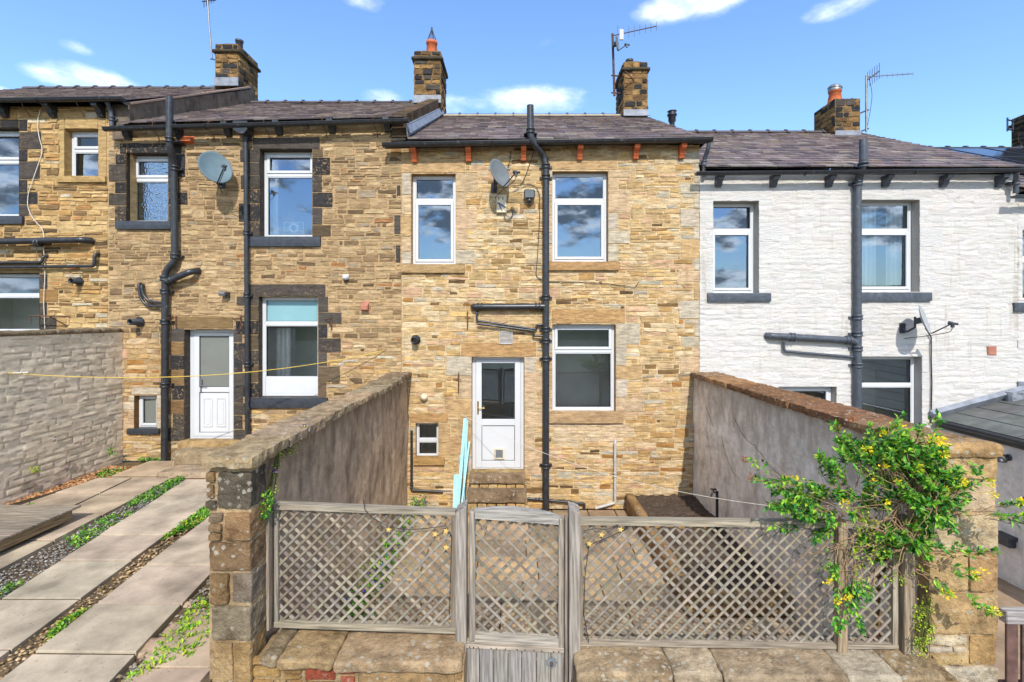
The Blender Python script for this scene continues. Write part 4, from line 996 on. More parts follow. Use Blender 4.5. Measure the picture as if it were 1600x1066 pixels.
# unseen low hill added behind the camera to darken the panes' lower reflections
m = MB(); hv = []
for i in range(61):
    x = -300 + 10 * i; h = 9 + 7 * fbm((x * .02, 3.1, 0), 3)
    hv += [(x, -90, -.9), (x, -150, h), (x, -320, h * 1.6)]
m.add(hv, [(3 * i + k, 3 * i + k + 1, 3 * i + k + 4, 3 * i + k + 3) for i in range(60) for k in (0, 1)], (.06, .075, .03), True); struct(m.build('reflection_hills', M['earth']))

def slab_rows(m, lf, rt, joints, zt, base):
    da, db = joints[0], joints[-1]; m.add([(lf(da) + .02, da, zt - .012), (rt(da) - .02, da, zt - .012), (rt(db) - .02, db, zt - .012), (lf(db) + .02, db, zt - .012)], [(0, 1, 2, 3)], P(74, 62, 48))
    for d0, d1 in zip(joints, joints[1:]):
        g = .011; z = zt + R.uniform(-.006, .006); e = R.uniform(-.012, .012); c = vary(base, .07, .02)
        q = [(lf(d0 + g) + g, d0 + g), (rt(d0 + g) - g, d0 + g - e), (rt(d1 - g) - g, d1 - g - e), (lf(d1 - g) + g, d1 - g)]
        b = .003; cx = sum(p[0] for p in q) / 4; cy = sum(p[1] for p in q) / 4
        ins = [(p[0] + math.copysign(b, cx - p[0]), p[1] + math.copysign(b, cy - p[1])) for p in q]
        tz = [z + R.uniform(-.005, .005) for _ in q]
        vs = [(p[0], p[1], zt - .075) for p in q] + [(p[0], p[1], t - .002) for p, t in zip(q, tz)] + [(p[0], p[1], t) for p, t in zip(ins, tz)]
        m.add(vs, [(8, 9, 10, 11)] + [(i + 4 * k, (i + 1) % 4 + 4 * k, (i + 1) % 4 + 4 * (k + 1), i + 4 * (k + 1)) for k in (0, 1) for i in range(4)], c)
ML = lambda d: -4.59 - .164 * (d - 4.33)
MR = lambda d: -3.79 - .114 * (d - 3.62)
RL = lambda d: -3.6 - .11 * (d - 3.62)
RR = lambda d: -2.78 - .134 * (d - 3.33)
LR = lambda d: -5.1 - .09 * (d - 4.76)
LL = lambda d: max(-6.7, -6.6 + .1 * (d - 6.5)) if d > 6.2 else -6.9
SLAB = P(206, 188, 164)
m = MB(); slab_rows(m, ML, MR, [1.8, 2.4, 3.0, 3.62, 4.28, 4.95, 5.52, 6.15, 6.8, 7.45], .875, SLAB)
slab_rows(m, RL, RR, [1.7, 2.3, 2.95, 3.59, 4.2, 4.85, 5.5, 6.1, 6.75, 7.4], .875, SLAB)
slab_rows(m, lambda d: LR(d) - .62, LR, [2.6, 3.3, 4.0, 4.7, 5.4, 6.1, 6.8, 7.5], .88, P(198, 178, 152)); slab_rows(m, LL, lambda d: LR(d) - .63, [6.2, 6.85, 7.5], .878, P(198, 178, 152))
slab_rows(m, lambda d: -6.35, lambda d: -5.45, [7.55, 8.36], .89, P(206, 180, 150)); slab_rows(m, lambda d: -5.44, lambda d: -4.62, [7.52, 8.1], .875, P(200, 172, 142)); slab_rows(m, lambda d: -4.6, lambda d: -3.2, [7.5, 8.0], .88, P(204, 180, 152))
slab_rows(m, lambda d: -2.72 - .1 * (d - 3.3) + .02, lambda d: -2.16, [2.2, 2.85, 3.44, 4.1], .87, P(196, 172, 146))
for (x, y, s) in ((-2.86, 3.7, .13), (-2.75, 3.92, .1), (-2.93, 3.35, .07), (-3.05, 3.0, .09), (-2.9, 4.25, .06)):
    m.rock(x - s, x + s, y - s * .7, y + s * .7, .8, .868, P(200, 172, 142), .03, .02, .04, x)
struct(m.build('path', M['paving']))
# gravel strips
def pebbles(name, n, fn, cols, sz):
    m = MB()
    for _ in range(n):
        x, y, z = fn(); s = R.uniform(*sz); a = R.uniform(0, 6.28)
        ca, sa = math.cos(a) * s, math.sin(a) * s; h = s * R.uniform(.4, .8)
        m.add([(x + ca, y + sa, z), (x - sa * .8, y + ca * .8, z), (x - ca, y - sa, z), (x + sa * .8, y - ca * .8, z), (x + ca * .2, y, z + h), (x - sa * .4, y + ca * .3, z + h * .9)], [(0, 1, 5, 4), (1, 2, 5), (2, 3, 4, 5), (3, 0, 4)], vary(R.choice(cols), .25), True)
    return stuff(m.build(name, M['flags']), 'loose gravel between the concrete slabs of the sloping path', 'gravel')
def strip(a, b, d0, d1, zz=.843):
    def f():
        d = R.uniform(d0, d1); return (a(d) + (b(d) - a(d)) * R.random(), d, zz + .02 * R.random())
    return f
g = pebbles('gravel', 2600, strip(lambda d: LR(d) + .02, lambda d: ML(d) - .02, 3.2, 7.4), [P(176, 174, 168), P(150, 146, 140), P(196, 190, 180), P(110, 106, 100), P(90, 84, 76)], (.006, .017))
g['label'] = 'grey stone chippings in the gap beside the left slab row'
g = pebbles('gravel', 1000, strip(lambda d: MR(d) + .01, lambda d: RL(d) - .01, 2.9, 7.3), [P(190, 160, 110), P(150, 120, 84), P(210, 180, 140), P(120, 100, 76)], (.008, .02))
g['label'] = 'brown gravel in the gap between the two middle slab rows'
g = pebbles('gravel', 1100, strip(lambda d: RR(d) + .01, lambda d: RR(d) + .32, 2.8, 6.5), [P(170, 150, 124), P(140, 130, 120), P(190, 176, 156)], (.008, .022))
g['label'] = 'mixed gravel beside the right slab row near the stone pillar'
g = pebbles('gravel', 1700, strip(lambda d: -6.9, lambda d: -6.5 + .12 * (d - 6.5), 5.9, 8.2, .83), [P(206, 150, 100), P(186, 130, 84), P(220, 172, 126), P(150, 104, 70)], (.012, .028))
g['label'] = 'orange gravel along the foot of the grey block wall'

# ------------------------------------------------------------------ leaves
def leaf(m, p, d, n, l, w, col):
    d = Vector(d).normalized(); n = Vector(n); s = d.cross(n)
    if s.length < 1e-3: s = d.orthogonal()
    s.normalize(); n = s.cross(d); p = Vector(p)
    a = p + d * l * .45 + s * w * .5 + n * l * .08; b = p + d * l * .45 - s * w * .5 + n * l * .08; mid = p + d * l * .5 - n * l * .02; t = p + d * l - n * l * .1
    m.add([p, a, t, b, mid], [(0, 4, 1), (1, 4, 2), (4, 3, 2), (0, 3, 4)], col)
def rnd(): 
    while True:
        v = Vector((R.uniform(-1, 1), R.uniform(-1, 1), R.uniform(-1, 1)))
        if .05 < v.length < 1: return v
GR = [P(150, 186, 56, 1.), P(132, 176, 52, 1.), P(92, 156, 44, 1.0), P(66, 134, 44, 1.0), P(124, 176, 54, 1.0), P(44, 104, 44, 1.0), P(80, 146, 52, 1.0), P(36, 88, 40, 1.2)]
LIME = [P(176, 200, 40, 1.2), P(150, 190, 40, 1.2), P(196, 206, 70, 1.2)]
def weeds(a, b, d0, d1, n, z, cols, label, hi=.05, patch=1.1, thr=.1):
    m = MB(); k = 0; tries = 0
    while k < n and tries < n * 12:
        tries += 1; d = R.uniform(d0, d1); x = a(d) + (b(d) - a(d)) * R.random()
        if NZ.noise(Vector((x * 1.5, d * patch, 4.4 + z))) < thr: continue
        k += 1; c = R.choice(cols)
        for _ in range(4):
            v = rnd(); v.z = abs(v.z) * .8 + .25; leaf(m, (x + R.uniform(-.02, .02), d + R.uniform(-.02, .02), z + R.random() * hi), v, (0, 0, 1), R.uniform(.02, .045), R.uniform(.014, .026), vary(c, .2, .08))
    return stuff(m.build('weeds', M['leaf']), label, 'weeds')
weeds(lambda d: LR(d) + .04, ML, 3.4, 7.6, 420, .85, GR, 'low green weeds in the gap beside the left slab row')
weeds(MR, RL, 2.9, 7.4, 620, .85, GR + LIME + [P(170, 150, 80)], 'weeds in the gap between the two middle slab rows', .04, 1.4, -.05)
weeds(lambda d: RR(d) + .1, lambda d: RR(d) + .42, 2.8, 6.5, 1000, .835, LIME + GR[:3], 'bright green weeds beside the right slab row near the pillar', .05, .9, -.25)
weeds(lambda d: -6.9, lambda d: -6.45, 5.8, 8.3, 130, .83, GR, 'weed tufts along the foot of the grey block wall', .06, 1.6, .15)
weeds(lambda d: -6.6, lambda d: -4.9, 8.38, 8.47, 60, .86, GR, 'weeds along the foot of the house wall by the soil pipe', .05, 1.2, .0)

# ------------------------------------------------------------------ boundary walls
# far left block wall
m = MB(); w = Wall(m, (-6.93, 0, 0), (0, 1, 0), (0, 0, 1), (1, 0, 0)); GC = (.74, .63, .47)
w.relief(2.2, 8.49, .78, 3.12, [], GC, .019, (.08, .1), (.18, .27), .012, .009, .003, True, lambda u, v, c, f: tuple(x * (1 if f > .5 else .72) * (.5 + .3 * R.random() if v < 1.25 and NZ.noise(Vector((u * 3, v * 5, 2))) > .15 + (v - .85) else 1) for x in c))
m.box(-7.12, -6.94, 2.2, 8.49, .78, 3.12, P(180, 164, 136)); y = 2.2
bw = empty('boundary_wall', (-7, 5.4, .8), 'tall limewashed grey block wall at the left edge of the photo', 'wall'); m.build('blockwork', M['grey_block'], bw)
m = MB()
while y < 8.45:
    l = min(R.uniform(.5, .9), 8.47 - y); m.rock(-7.15, -6.9, y, y + l - .008, 3.12, 3.2 + R.uniform(-.008, .012), vary(P(170, 150, 120), .1), .02, .012, .06, y); y += l
m.build('coping', M['gritstone'], bw)
m = MB(); 
for (y, z, l) in ((7.2, 1.55, .05), (6.8, 2.6, .04), (6.72, 2.62, .03)): m.box(-6.915, -6.895, y, y + l, z, z + .012, P(230, 226, 220))
m.build('wall_peg', M['plain'], bw)

def rendered_face(x, y0, y1, z0, z1, nx, amp, mb, col=(.5,) * 3, step=.07):
    ny, nz = int((y1 - y0) / step), int((z1 - z0) / step); vs = []
    for j in range(nz + 1):
        for i in range(ny + 1):
            y = y0 + (y1 - y0) * i / ny; z = z0 + (z1 - z0) * j / nz
            vs.append((x + nx * (amp * fbm((y * 1.7, z * 1.5, x), 4) + amp * .5 * fbm((y * 6, z * 3, x), 3)), y, z))
    f = [(j * (ny + 1) + i, j * (ny + 1) + i + 1, (j + 1) * (ny + 1) + i + 1, (j + 1) * (ny + 1) + i) for j in range(nz) for i in range(ny)]
    mb.add(vs, f if nx > 0 else [q[::-1] for q in f], col, True)
def coping(root, x0, x1, y0, y1, z0, z1, cols, amp=.014):
    m = MB(); y = y0
    while y < y1 - .05:
        l = R.uniform(.55, 1.0); l = y1 - y if y1 - y - l < .3 else l
        a, b = R.uniform(-.02, .02), R.uniform(-.02, .02)
        m.rock(x0 + a, x1 + b, y, y + l - .006, z0, z1 + R.uniform(-.01, .012), vary(R.choice(cols), .12), .009, amp, .03, y * 1.3 + x0, 12.); y += l
    return m.build('coping', M['gritstone'], root)
def blocks(m, rows, x0, x1, y0, y1, seed=0.):
    """rows: (z0, z1, [(fx0, fx1, colour)])"""
    for i, (z0, z1, cs) in enumerate(rows):
        for (a, b, c) in cs: m.rock(x0 + (x1 - x0) * a + .006, x0 + (x1 - x0) * b - .006, y0 + R.uniform(-.012, .008), y1, z0 + .006, z1 - .006, vary(c, .06, .03), min(.01, (z1 - z0) * .14), .007, .018, seed + i * 3.7 + a * 9, 13.)
# wall between the left garden and the middle yard
pw_ = empty('party_wall', (-2.0, 5.9, 0), 'brown rendered garden wall with flat stone coping left of the yard', 'wall')
m = MB(); rendered_face(-1.9, 3.45, 8.49, -.02, 2.34, 1, .022, m); m.box(-2.12, -1.92, 3.5, 8.49, -.02, 2.34); m.build('render', M['render_brown'], pw_)
coping(pw_, -2.17, -1.81, 3.3, 8.49, 2.335, 2.41, [P(186, 164, 132), P(160, 138, 108), P(196, 170, 130)])
zp = lambda py: Z(py, 3.35)
m = MB(); DK = P(104, 92, 78); BR = P(158, 126, 88); BR2 = P(172, 138, 98)
rows = [(zp(797), zp(737), [(.24, 1, DK)]), (zp(797), zp(782), [(0, .24, DK)]), (zp(755), zp(737), [(0, .22, BR)]), (zp(781), zp(757), [(0, .2, P(150, 120, 84))]),
        (zp(846), zp(801), [(.42, 1, BR2)]), (zp(818), zp(801), [(.06, .38, P(140, 122, 98))]), (zp(833), zp(819), [(.06, .36, P(152, 126, 92))]), (zp(846), zp(834), [(.06, .37, BR)]),
        (zp(893), zp(848), [(.08, 1, P(156, 126, 92))]), (zp(945), zp(896), [(.1, .52, BR), (.55, 1, P(156, 142, 122))]), (zp(1002), zp(948), [(.12, 1, P(160, 144, 120))]),
        (zp(1075), zp(1005), [(.14, .6, P(204, 172, 126)), (.62, 1, P(186, 150, 104))]), (0, zp(1078), [(.1, 1, BR)])]
blocks(m, rows, X(320, 3.35), X(393, 3.35), 3.35, 3.56)
m.box(X(322, 3.35) + .012, X(393, 3.35) - .012, 3.37, 3.55, 0, 2.34, P(206, 176, 134)); m.build('pillar', M['gritstone'], pw_)
# wall between the middle yard and the white house
pr_ = empty('party_wall', (3.4, 5.9, 0), 'pale grey rendered garden wall with rust-stained coping right of the yard', 'wall')
m = MB(); rendered_face(3.14, 3.75, 8.49, -.02, 2.34, -1, .016, m); m.box(3.16, 3.62, 3.75, 8.49, -.7, 2.34)
m.build('render', M['render_grey'], pr_)
m = MB()
for pts in ([(7.9, 1.9), (7.75, 1.8), (7.7, 1.72), (7.55, 1.62)], [(6.9, 1.95), (6.6, 1.75), (6.3, 1.7), (5.9, 1.55), (5.6, 1.5)], [(7.3, 1.6), (7.2, 1.35), (6.9, 1.15), (6.7, 1.1)]):
    q = []
    for (a, b) in zip(pts, pts[1:]):
        for k in range(5): f = k / 5; q.append((3.128, a[0] + (b[0] - a[0]) * f + R.uniform(-.02, .02), a[1] + (b[1] - a[1]) * f + R.uniform(-.015, .015)))
    m.tube(q, .0022, (.05,) * 3, 4)
m.build('render_crack', M['soil'], pr_)
coping(pr_, 3.09, 3.62, 3.66, 8.49, 2.335, 2.41, [P(190, 146, 100), P(172, 136, 100), P(164, 120, 84)])
zq = lambda py: Z(py, 3.65); SB = P(222, 184, 132); SB2 = P(208, 168, 116); SB3 = P(228, 200, 158)
m = MB()
rows = [(zq(750), zq(708), [(.0, 1, SB)]), (zq(802), zq(752), [(0, .45, SB2), (.45, 1, SB3)]), (zq(862), zq(804), [(0, 1, SB3)]), (zq(925), zq(864), [(0, .58, SB), (.58, 1, SB2)]),
        (zq(992), zq(927), [(.02, 1, P(212, 176, 126))]), (zq(1010), zq(994), [(.02, .58, P(226, 206, 172))]), (zq(1022), zq(1011), [(0, .36, P(226, 210, 182)), (.37, .58, P(222, 204, 170))]), (zq(1040), zq(1023), [(.05, .58, P(220, 186, 130))]), (zq(1040), zq(994), [(.6, 1, SB2)]),
        (zq(1085), zq(1042), [(.02, .2, SB2), (.22, 1, P(226, 212, 186))]), (0, zq(1087), [(0, 1, SB)])]
blocks(m, rows, 3.13, 3.665, 3.65, 3.86, 40.)
m.box(3.145, 3.65, 3.67, 3.8, -.6, 2.34, P(212, 180, 136)); m.rock(3.09, 3.69, 3.62, 3.86, 2.31, 2.42, SB2, .03, .014, .03, 77.); m.build('pillar', M['gritstone'], pr_)

# low front walls that carry the trellis
def low_wall(label, xa, xb, za, zb_, caps, stones):
    root = empty('low_wall', ((xa + xb) / 2, 3.5, 0), label, 'wall')
    m = MB()
    for i, (a, b, c) in enumerate(caps):
        t = (a + b) / 2; zt = za + (zb_ - za) * (t - xa) / (xb - xa)
        m.rock(a + .002, b - .002, 3.345 + R.uniform(-.01, .01), 3.8, zt - .085 + R.uniform(-.008, .008), zt, c, .028, .01, .018, 12.3 * i + a, 9.)
    m.box(xa + .25, xb - .05, 3.43, 3.78, min(za, zb_) - .1, min(za, zb_) - .022, P(200, 172, 130)); m.build('capstone', M['gritstone'], root)
    m = MB(); w = Wall(m, (0, 3.4, 0), (1, 0, 0), (0, 0, 1), (0, -1, 0)); w.sheet(xa, xb, 0, min(za, zb_) - .06, [], P(206, 176, 132)); m.box(xa, xb, 3.42, 3.78, 0, min(za, zb_) - .06, P(190, 160, 120))
    hol = [s[0] for s in stones]
    w.fill(xa, xb, .0, min(za, zb_) - .075, hol, lambda u, v: vary(R.choice([P(206, 164, 104), P(190, 150, 96), P(214, 180, 128), P(160, 124, 80)]), .12), hb=(.14, .2), len_=(.16, .4), p=(.01, .03), j=.006)
    for (r, c) in stones: w.stone(*r, c, .005, .02, .004, .08, 0, .01, .003, .03)
    m.build('masonry', M['gritstone'], root); return root
zl = lambda px, py: Z(py, 3.4)
RB = P(176, 92, 66)
low_wall('low stone wall with lichen-spotted capstones under the left trellis', -2.1, X(727, 3.5), 1.01, .97,
         [(X(415, 3.45), X(442, 3.45), P(170, 150, 118)), (X(442, 3.45), X(528, 3.45), P(190, 160, 116)), (X(528, 3.45), X(724, 3.45), P(198, 168, 130))],
         [((X(476, 3.4), X(526, 3.4), Z(1062, 3.4), Z(1039, 3.4)), RB), ((X(531, 3.4), X(556, 3.4), Z(1053, 3.4), Z(1038, 3.4)), RB), ((X(531, 3.4), X(556, 3.4), Z(1072, 3.4), Z(1055, 3.4)), P(196, 110, 84)), ((X(558, 3.4), X(712, 3.4), Z(1100, 3.4), Z(1041, 3.4)), P(184, 150, 106)), ((X(444, 3.4), X(474, 3.4), Z(1052, 3.4), Z(1032, 3.4)), P(180, 140, 90)), ((X(376, 3.4), X(440, 3.4), Z(1056, 3.4), Z(1040, 3.4)), P(206, 166, 104)), ((X(378, 3.4), X(436, 3.4), Z(1038, 3.4), Z(1026, 3.4)), P(196, 156, 100))])
low_wall('low stone wall with broad worn capstones under the right trellis', X(897, 3.5), 3.14, .91, .865,
         [(X(899, 3.45), X(1046, 3.45), P(196, 170, 134)), (X(1046, 3.45), X(1122, 3.45), P(212, 190, 158)), (X(1122, 3.45), X(1310, 3.45), P(194, 170, 138)), (X(1310, 3.45), X(1394, 3.45), P(206, 190, 164)), (X(1394, 3.45), X(1462, 3.45), P(194, 168, 130))], [])

# ------------------------------------------------------------------ trellis fence and gate
YF = 3.62
TW = P(168, 158, 144); TW2 = P(150, 140, 126); TL = P(156, 142, 122); TL2 = P(182, 168, 148)
fx_ = lambda px: X(px, YF)
fz_ = lambda py: Z(py, YF)
def clip_line(poly, p, d):
    t0, t1 = -9, 9; n = len(poly)
    for i in range(n):
        a, b = poly[i], poly[(i + 1) % n]; ex, ez = b[0] - a[0], b[1] - a[1]
        nx, nz = -ez, ex                                             # inward for CCW
        den = nx * d[0] + nz * d[1]; num = nx * (a[0] - p[0]) + nz * (a[1] - p[1])
        if abs(den) < 1e-9:
            if num > 0: return None
            continue
        t = num / den
        if den > 0: t0 = max(t0, t)
        else: t1 = min(t1, t)
    return (t0, t1) if t1 - t0 > .02 else None
def lattice(parent, corners, front, sp, yy=YF + .01):
    m = MB(); xs = [c[0] for c in corners]; zs = [c[1] for c in corners]; s2 = math.sqrt(.5)
    for lay, sg in ((0, front), (1, -front)):
        d = (s2, s2 * sg); n = (-d[1], d[0])
        pr = [c[0] * n[0] + c[1] * n[1] for c in corners]; o = min(pr) + sp * .35
        while o < max(pr):
            p = (n[0] * o, n[1] * o); q = clip_line(corners, p, d)
            if q:
                y = yy + lay * .013 + R.uniform(-.001, .001); e = R.uniform(-.004, .004)
                a = (p[0] + d[0] * q[0], y, p[1] + d[1] * q[0] + e); b = (p[0] + d[0] * q[1], y, p[1] + d[1] * q[1] - e)
                w = (.0165 if lay == 0 else .0215) * R.uniform(.9, 1.12)
                m.bar(a, b, .012, w, vary(R.choice([TL, TL2, TW, TW2]), .16, .04), Vector((n[0], 0, n[1])), .0015)
            o += sp * R.uniform(.97, 1.03)
    return m.build('lattice', M['timber_lat'], parent)
def rail(parent, name, px0, pya0, pya1, px1, pyb0, pyb1, y0=YF - .02, y1=YF + .045, mat='timber_h', col=None):
    m = MB(); a, b = fx_(px0), fx_(px1)
    m.prism([(a, fz_(pya1)), (b, fz_(pyb1)), (b, fz_(pyb0)), (a, fz_(pya0))], y0, y1, col or vary(TL2, .06))
    return m.build(name, M[mat], parent)
def post(root, px0, px1, py0, py1, zb, y0=YF - .05, y1=YF + .05, top=.0, col=None, name='post', part=True):
    m = MB(); a, b = fx_(px0), fx_(px1); za, zb2 = fz_(py0), fz_(py1)
    vs = [(a, y0, zb), (b, y0, zb), (b, y1, zb), (a, y1, zb), (a, y0, za), (b, y0, zb2), (b, y1, zb2 + top), (a, y1, za + top)]
    m.add(vs, [(3, 2, 1, 0), (4, 5, 6, 7), (0, 1, 5, 4), (1, 2, 6, 5), (2, 3, 7, 6), (3, 0, 4, 7)], col or vary(TW, .06))
    bm_o = m.build(name, M['timber_v'], root); bv = bm_o.modifiers.new('edge', 'BEVEL'); bv.width = .006; bv.segments = 1; return bm_o
tf = empty('trellis_fence', (fx_(570), YF, 1.0), 'weathered diamond trellis panel left of the gate beside the stone pillar', 'trellis', 'trellis panels')
post(tf, 411, 426, 787, 783, fz_(979), YF - .06, YF + .06, .03, P(178, 160, 140))
rail(tf, 'frame_rail', 430, 786, 794.5, 712, 797, 805.5); rail(tf, 'frame_rail', 430, 970, 978, 712, 980, 988)
rail(tf, 'frame_stile', 430, 794.5, 970, 436, 794.5, 970, YF - .015, YF + .04, 'timber_v', vary(TW)); rail(tf, 'frame_stile', 705, 805, 980, 712, 805, 980, YF - .015, YF + .04, 'timber_v', vary(TL))
lattice(tf, [(fx_(434), fz_(972)), (fx_(708), fz_(982)), (fx_(708), fz_(800)), (fx_(434), fz_(789))], 1, .0615)
# gate posts
for (a, b, t0, t1, lab) in ((713, 730, 798, 786, 'weathered gate post left of the lattice gate with swirling grain and slanted top'), (888, 905, 790, 796, 'weathered gate post right of the lattice gate with pale knots')):
    o = post(None, a, b, t0, t1, 0, YF - .07, YF + .05, .02, P(176, 166, 154), 'gate_post'); tag(o, lab, 'gate post', 'gate posts')
gt = empty('garden_gate', (fx_(805), YF, 0), 'silvery timber gate with lattice top and vertical boards below', 'gate')
m = MB(); up = [(742, 796), (770, 793.5), (800, 793), (843, 798), (862, 803), (879, 809)]; lo = [(879, 818), (745, 808), (742, 808)]
m.prism([(fx_(a), fz_(b)) for a, b in up + lo][::-1], YF - .03, YF + .03, P(190, 184, 174)); m.build('top_rail', M['timber_h'], gt)
post(gt, 734, 743, 797, 797, fz_(998), YF - .035, YF + .03, 0, P(186, 176, 162), 'stile'); post(gt, 872, 880, 808, 808, fz_(1009), YF - .035, YF + .03, 0, P(180, 168, 152), 'stile'); post(gt, 882, 886.5, 808, 808, 0, YF - .02, YF + .05, 0, P(168, 156, 142), 'stop')
lattice(gt, [(fx_(741), fz_(994)), (fx_(874), fz_(1003)), (fx_(874), fz_(812)), (fx_(741), fz_(802))], -1, .066)
rail(gt, 'mid_rail', 742, 988, 999, 873, 995, 1007, YF - .03, YF + .03, col=P(196, 186, 170)); rail(gt, 'ledge', 730, 1000, 1004, 880, 1008, 1012, YF - .06, YF + .03, col=P(206, 190, 170))
m = MB(); xs = [730, 750, 772, 794, 815, 838, 860, 880]
for i, (a, b) in enumerate(zip(xs, xs[1:])): m.box(fx_(a) + .003, fx_(b) - .003, YF - .045 + R.uniform(-.004, .004), YF - .02, -.0 + .06, fz_(1004 + i * .9), vary(P(176, 170, 162), .1, .02), .003)
m.build('boards', M['timber_v'], gt)
m = MB(); prof = []; cx, cz = fx_(861), fz_(1028)
m.prism([(cx + (.036 + .005 * math.cos(9 * a)) * math.cos(a), cz + (.036 + .005 * math.cos(9 * a)) * math.sin(a)) for a in [2 * math.pi * k / 54 for k in range(54)]][::-1], YF - .056, YF - .045, (.5,) * 3)
lp = m.build('latch_plate', M['mattegrey'], gt); m = MB(); m.lathe([(.0, 0), (.012, .0), (.012, .02), (0, .024)], (cx, YF - .054, cz), (0, -1, 0), (.5,) * 3, 10); m.build('latch_knob', M['rust'], lp)
m = MB()
for px in (735, 741, 748, 768, 776, 790, 808, 820, 834, 846, 864, 872): m.lathe([(0, .003), (.005, .001), (.006, -.002)], (fx_(px), YF - .062, fz_(1003 + (px - 735) * .052)), (0, -1, 0), (.5,) * 3, 6)
m.build('nails', M['rust'], gt)
tf = empty('trellis_fence', (fx_(1150), YF, .9), 'long weathered trellis fence right of the gate with shrub growing through it', 'trellis', 'trellis panels')
rail(tf, 'frame_rail', 905, 810, 819, 1312, 815, 824); rail(tf, 'frame_rail', 905, 1000, 1007, 1306, 1005, 1012); rail(tf, 'frame_rail', 1317, 816, 824, 1401, 817, 825); rail(tf, 'frame_rail', 1317, 1005, 1011, 1401, 1006, 1012)
rail(tf, 'frame_stile', 905, 819, 1000, 911, 819, 1000, YF - .015, YF + .04, 'timber_v', vary(TL)); rail(tf, 'frame_stile', 1393, 825, 1006, 1401, 825, 1006, YF - .015, YF + .04, 'timber_v', vary(TL2))
lattice(tf, [(fx_(908), fz_(1003)), (fx_(1312), fz_(1008)), (fx_(1312), fz_(818)), (fx_(908), fz_(813))], 1, .064); lattice(tf, [(fx_(1315), fz_(1008)), (fx_(1397), fz_(1009)), (fx_(1397), fz_(820)), (fx_(1315), fz_(819))], 1, .064)
post(tf, 1304.5, 1319, 812, 813, fz_(1016), YF - .045, YF + .02, .01, P(184, 160, 130)); post(tf, 1406, 1422, 812, 810, fz_(1017), YF - .05, YF + .05, .02, P(184, 164, 138))
# brown picket gate of the neighbour
bg = empty('picket_gate', (3.9, 3.63, 0), 'brown picket gate under a grey top rail right of the stone pillar', 'gate')
m = MB(); m.box(3.66, 4.6, 3.58, 3.65, Z(974, 3.6), Z(954, 3.6), P(186, 178, 172), .006); m.build('top_rail', M['timber_h'], bg)
m = MB(); x = 3.67
while x < 4.55: m.box(x, x + .085, 3.59, 3.612, .0, Z(975, 3.6), (.5,) * 3, .004); x += .115
m.build('pickets', M['brownpaint'], bg)
m = MB(); m.box(3.66, 4.6, 3.615, 3.65, .55, .63); m.box(3.66, 4.6, 3.615, 3.65, .1, .18); m.build('rail', M['brownpaint'], bg)

# ------------------------------------------------------------------ things in the gardens
dk = empty('timber_deck', (-6.1, 5.1, .85), 'low grey timber deck propped on the slabs at the left edge', 'decking')
m = MB(); y = 3.4
while y < 5.84: m.box(-6.9, -5.36, y, y + .135, 1.035, 1.062, vary(P(170, 156, 138), .12, .03), .004); y += .142
m.build('boards', M['timber_d'], dk)
m = MB(); m.box(-5.42, -5.38, 3.4, 5.85, .93, 1.033, P(176, 152, 118), .004); m.box(-6.85, -5.42, 5.79, 5.83, .93, 1.033, P(170, 148, 118), .004); m.box(-6.0, -5.94, 3.4, 5.8, .88, 1.033, P(120, 104, 84)); m.build('joist', M['timber_y'], dk)
m = MB()
for y in (4.2, 5.3): m.rock(-5.75, -5.5, y, y + .2, .87, .93, P(150, 130, 104), .01, .006, .05)
m.build('support_block', M['gritstone'], dk)

for i, (a, b, lab) in enumerate((((727, 653, 8.44), (713.5, 797, 7.9), 'tall pale blue plank leaning on the wall, leftmost of the long ones beside the door'), ((730, 656, 8.46), (723, 797, 8.05), 'pale blue plank leaning on the wall, closest to the door'), ((713, 741, 8.38), (711.5, 800, 8.0), 'short wide pale blue plank at the foot of the taller blue ones'), ((733.5, 690, 8.4), (718, 799, 7.8), 'thin pale blue batten crossing in front of the long blue planks'))):
    m = MB(); A = (X(a[0], a[2]), a[2] - .015, Z(a[1], a[2])); B = (X(b[0], b[2]), b[2] - .03 * i, 0.01)
    m.bar(B, A, (.055, .04, .085, .03)[i], .02, (.5,) * 3, (0, -1, .2), .002); tag(m.build('blue_plank', M['bluepaint']), lab, 'plank', 'pale blue planks leaning beside the door')

pl = empty('raised_planter', (2.5, 7, 0), 'stone-edged raised bed of dark soil along the grey wall', 'planter')
m = MB(); SO = P(190, 152, 104)
m.rock(1.93, 2.07, 5.4, 8.45, 0, .3, SO, .02, .012, .06, 3.); m.rock(2.07, 3.12, 7.3, 7.46, 0, .3, SO, .02, .01, .06, 5.); m.rock(2.07, 3.12, 5.4, 5.54, 0, .26, SO, .02, .01, .06, 8.)
m.build('edging', M['gritstone'], pl)
m = MB(); n = 26
for (y0, y1, z) in ((7.46, 8.47, .25), (5.54, 7.3, .2)):
    vs = [(2.05 + 1.08 * i / n, y0 + (y1 - y0) * j / n, z + .04 * fbm((i * .31, j * .31, z * 9), 3)) for j in range(n + 1) for i in range(n + 1)]
    m.add(vs, [(j * (n + 1) + i, j * (n + 1) + i + 1, (j + 1) * (n + 1) + i + 1, (j + 1) * (n + 1) + i) for j in range(n) for i in range(n)], smooth=True)
m.build('soil', M['soil'], pl)
m = MB(); x, y = 3.02, 7.2; m.tube([(x, y, .2), (x, y, .78)], .022, (.5,) * 3, 8); m.tube([(x, y, .76), (x - .08, y - .02, .77), (x - .1, y - .02, .7)], .016, (.5,) * 3, 7); m.box(x - .1, x - .02, y - .03, y + .01, .8, .82); m.tube([(x - .06, y - .01, .77), (x - .06, y - .01, .81)], .01, (.5,) * 3, 6)
tag(m.build('garden_tap', M['black']), 'black standpipe tap beside the grey rendered wall behind the planter', 'tap')

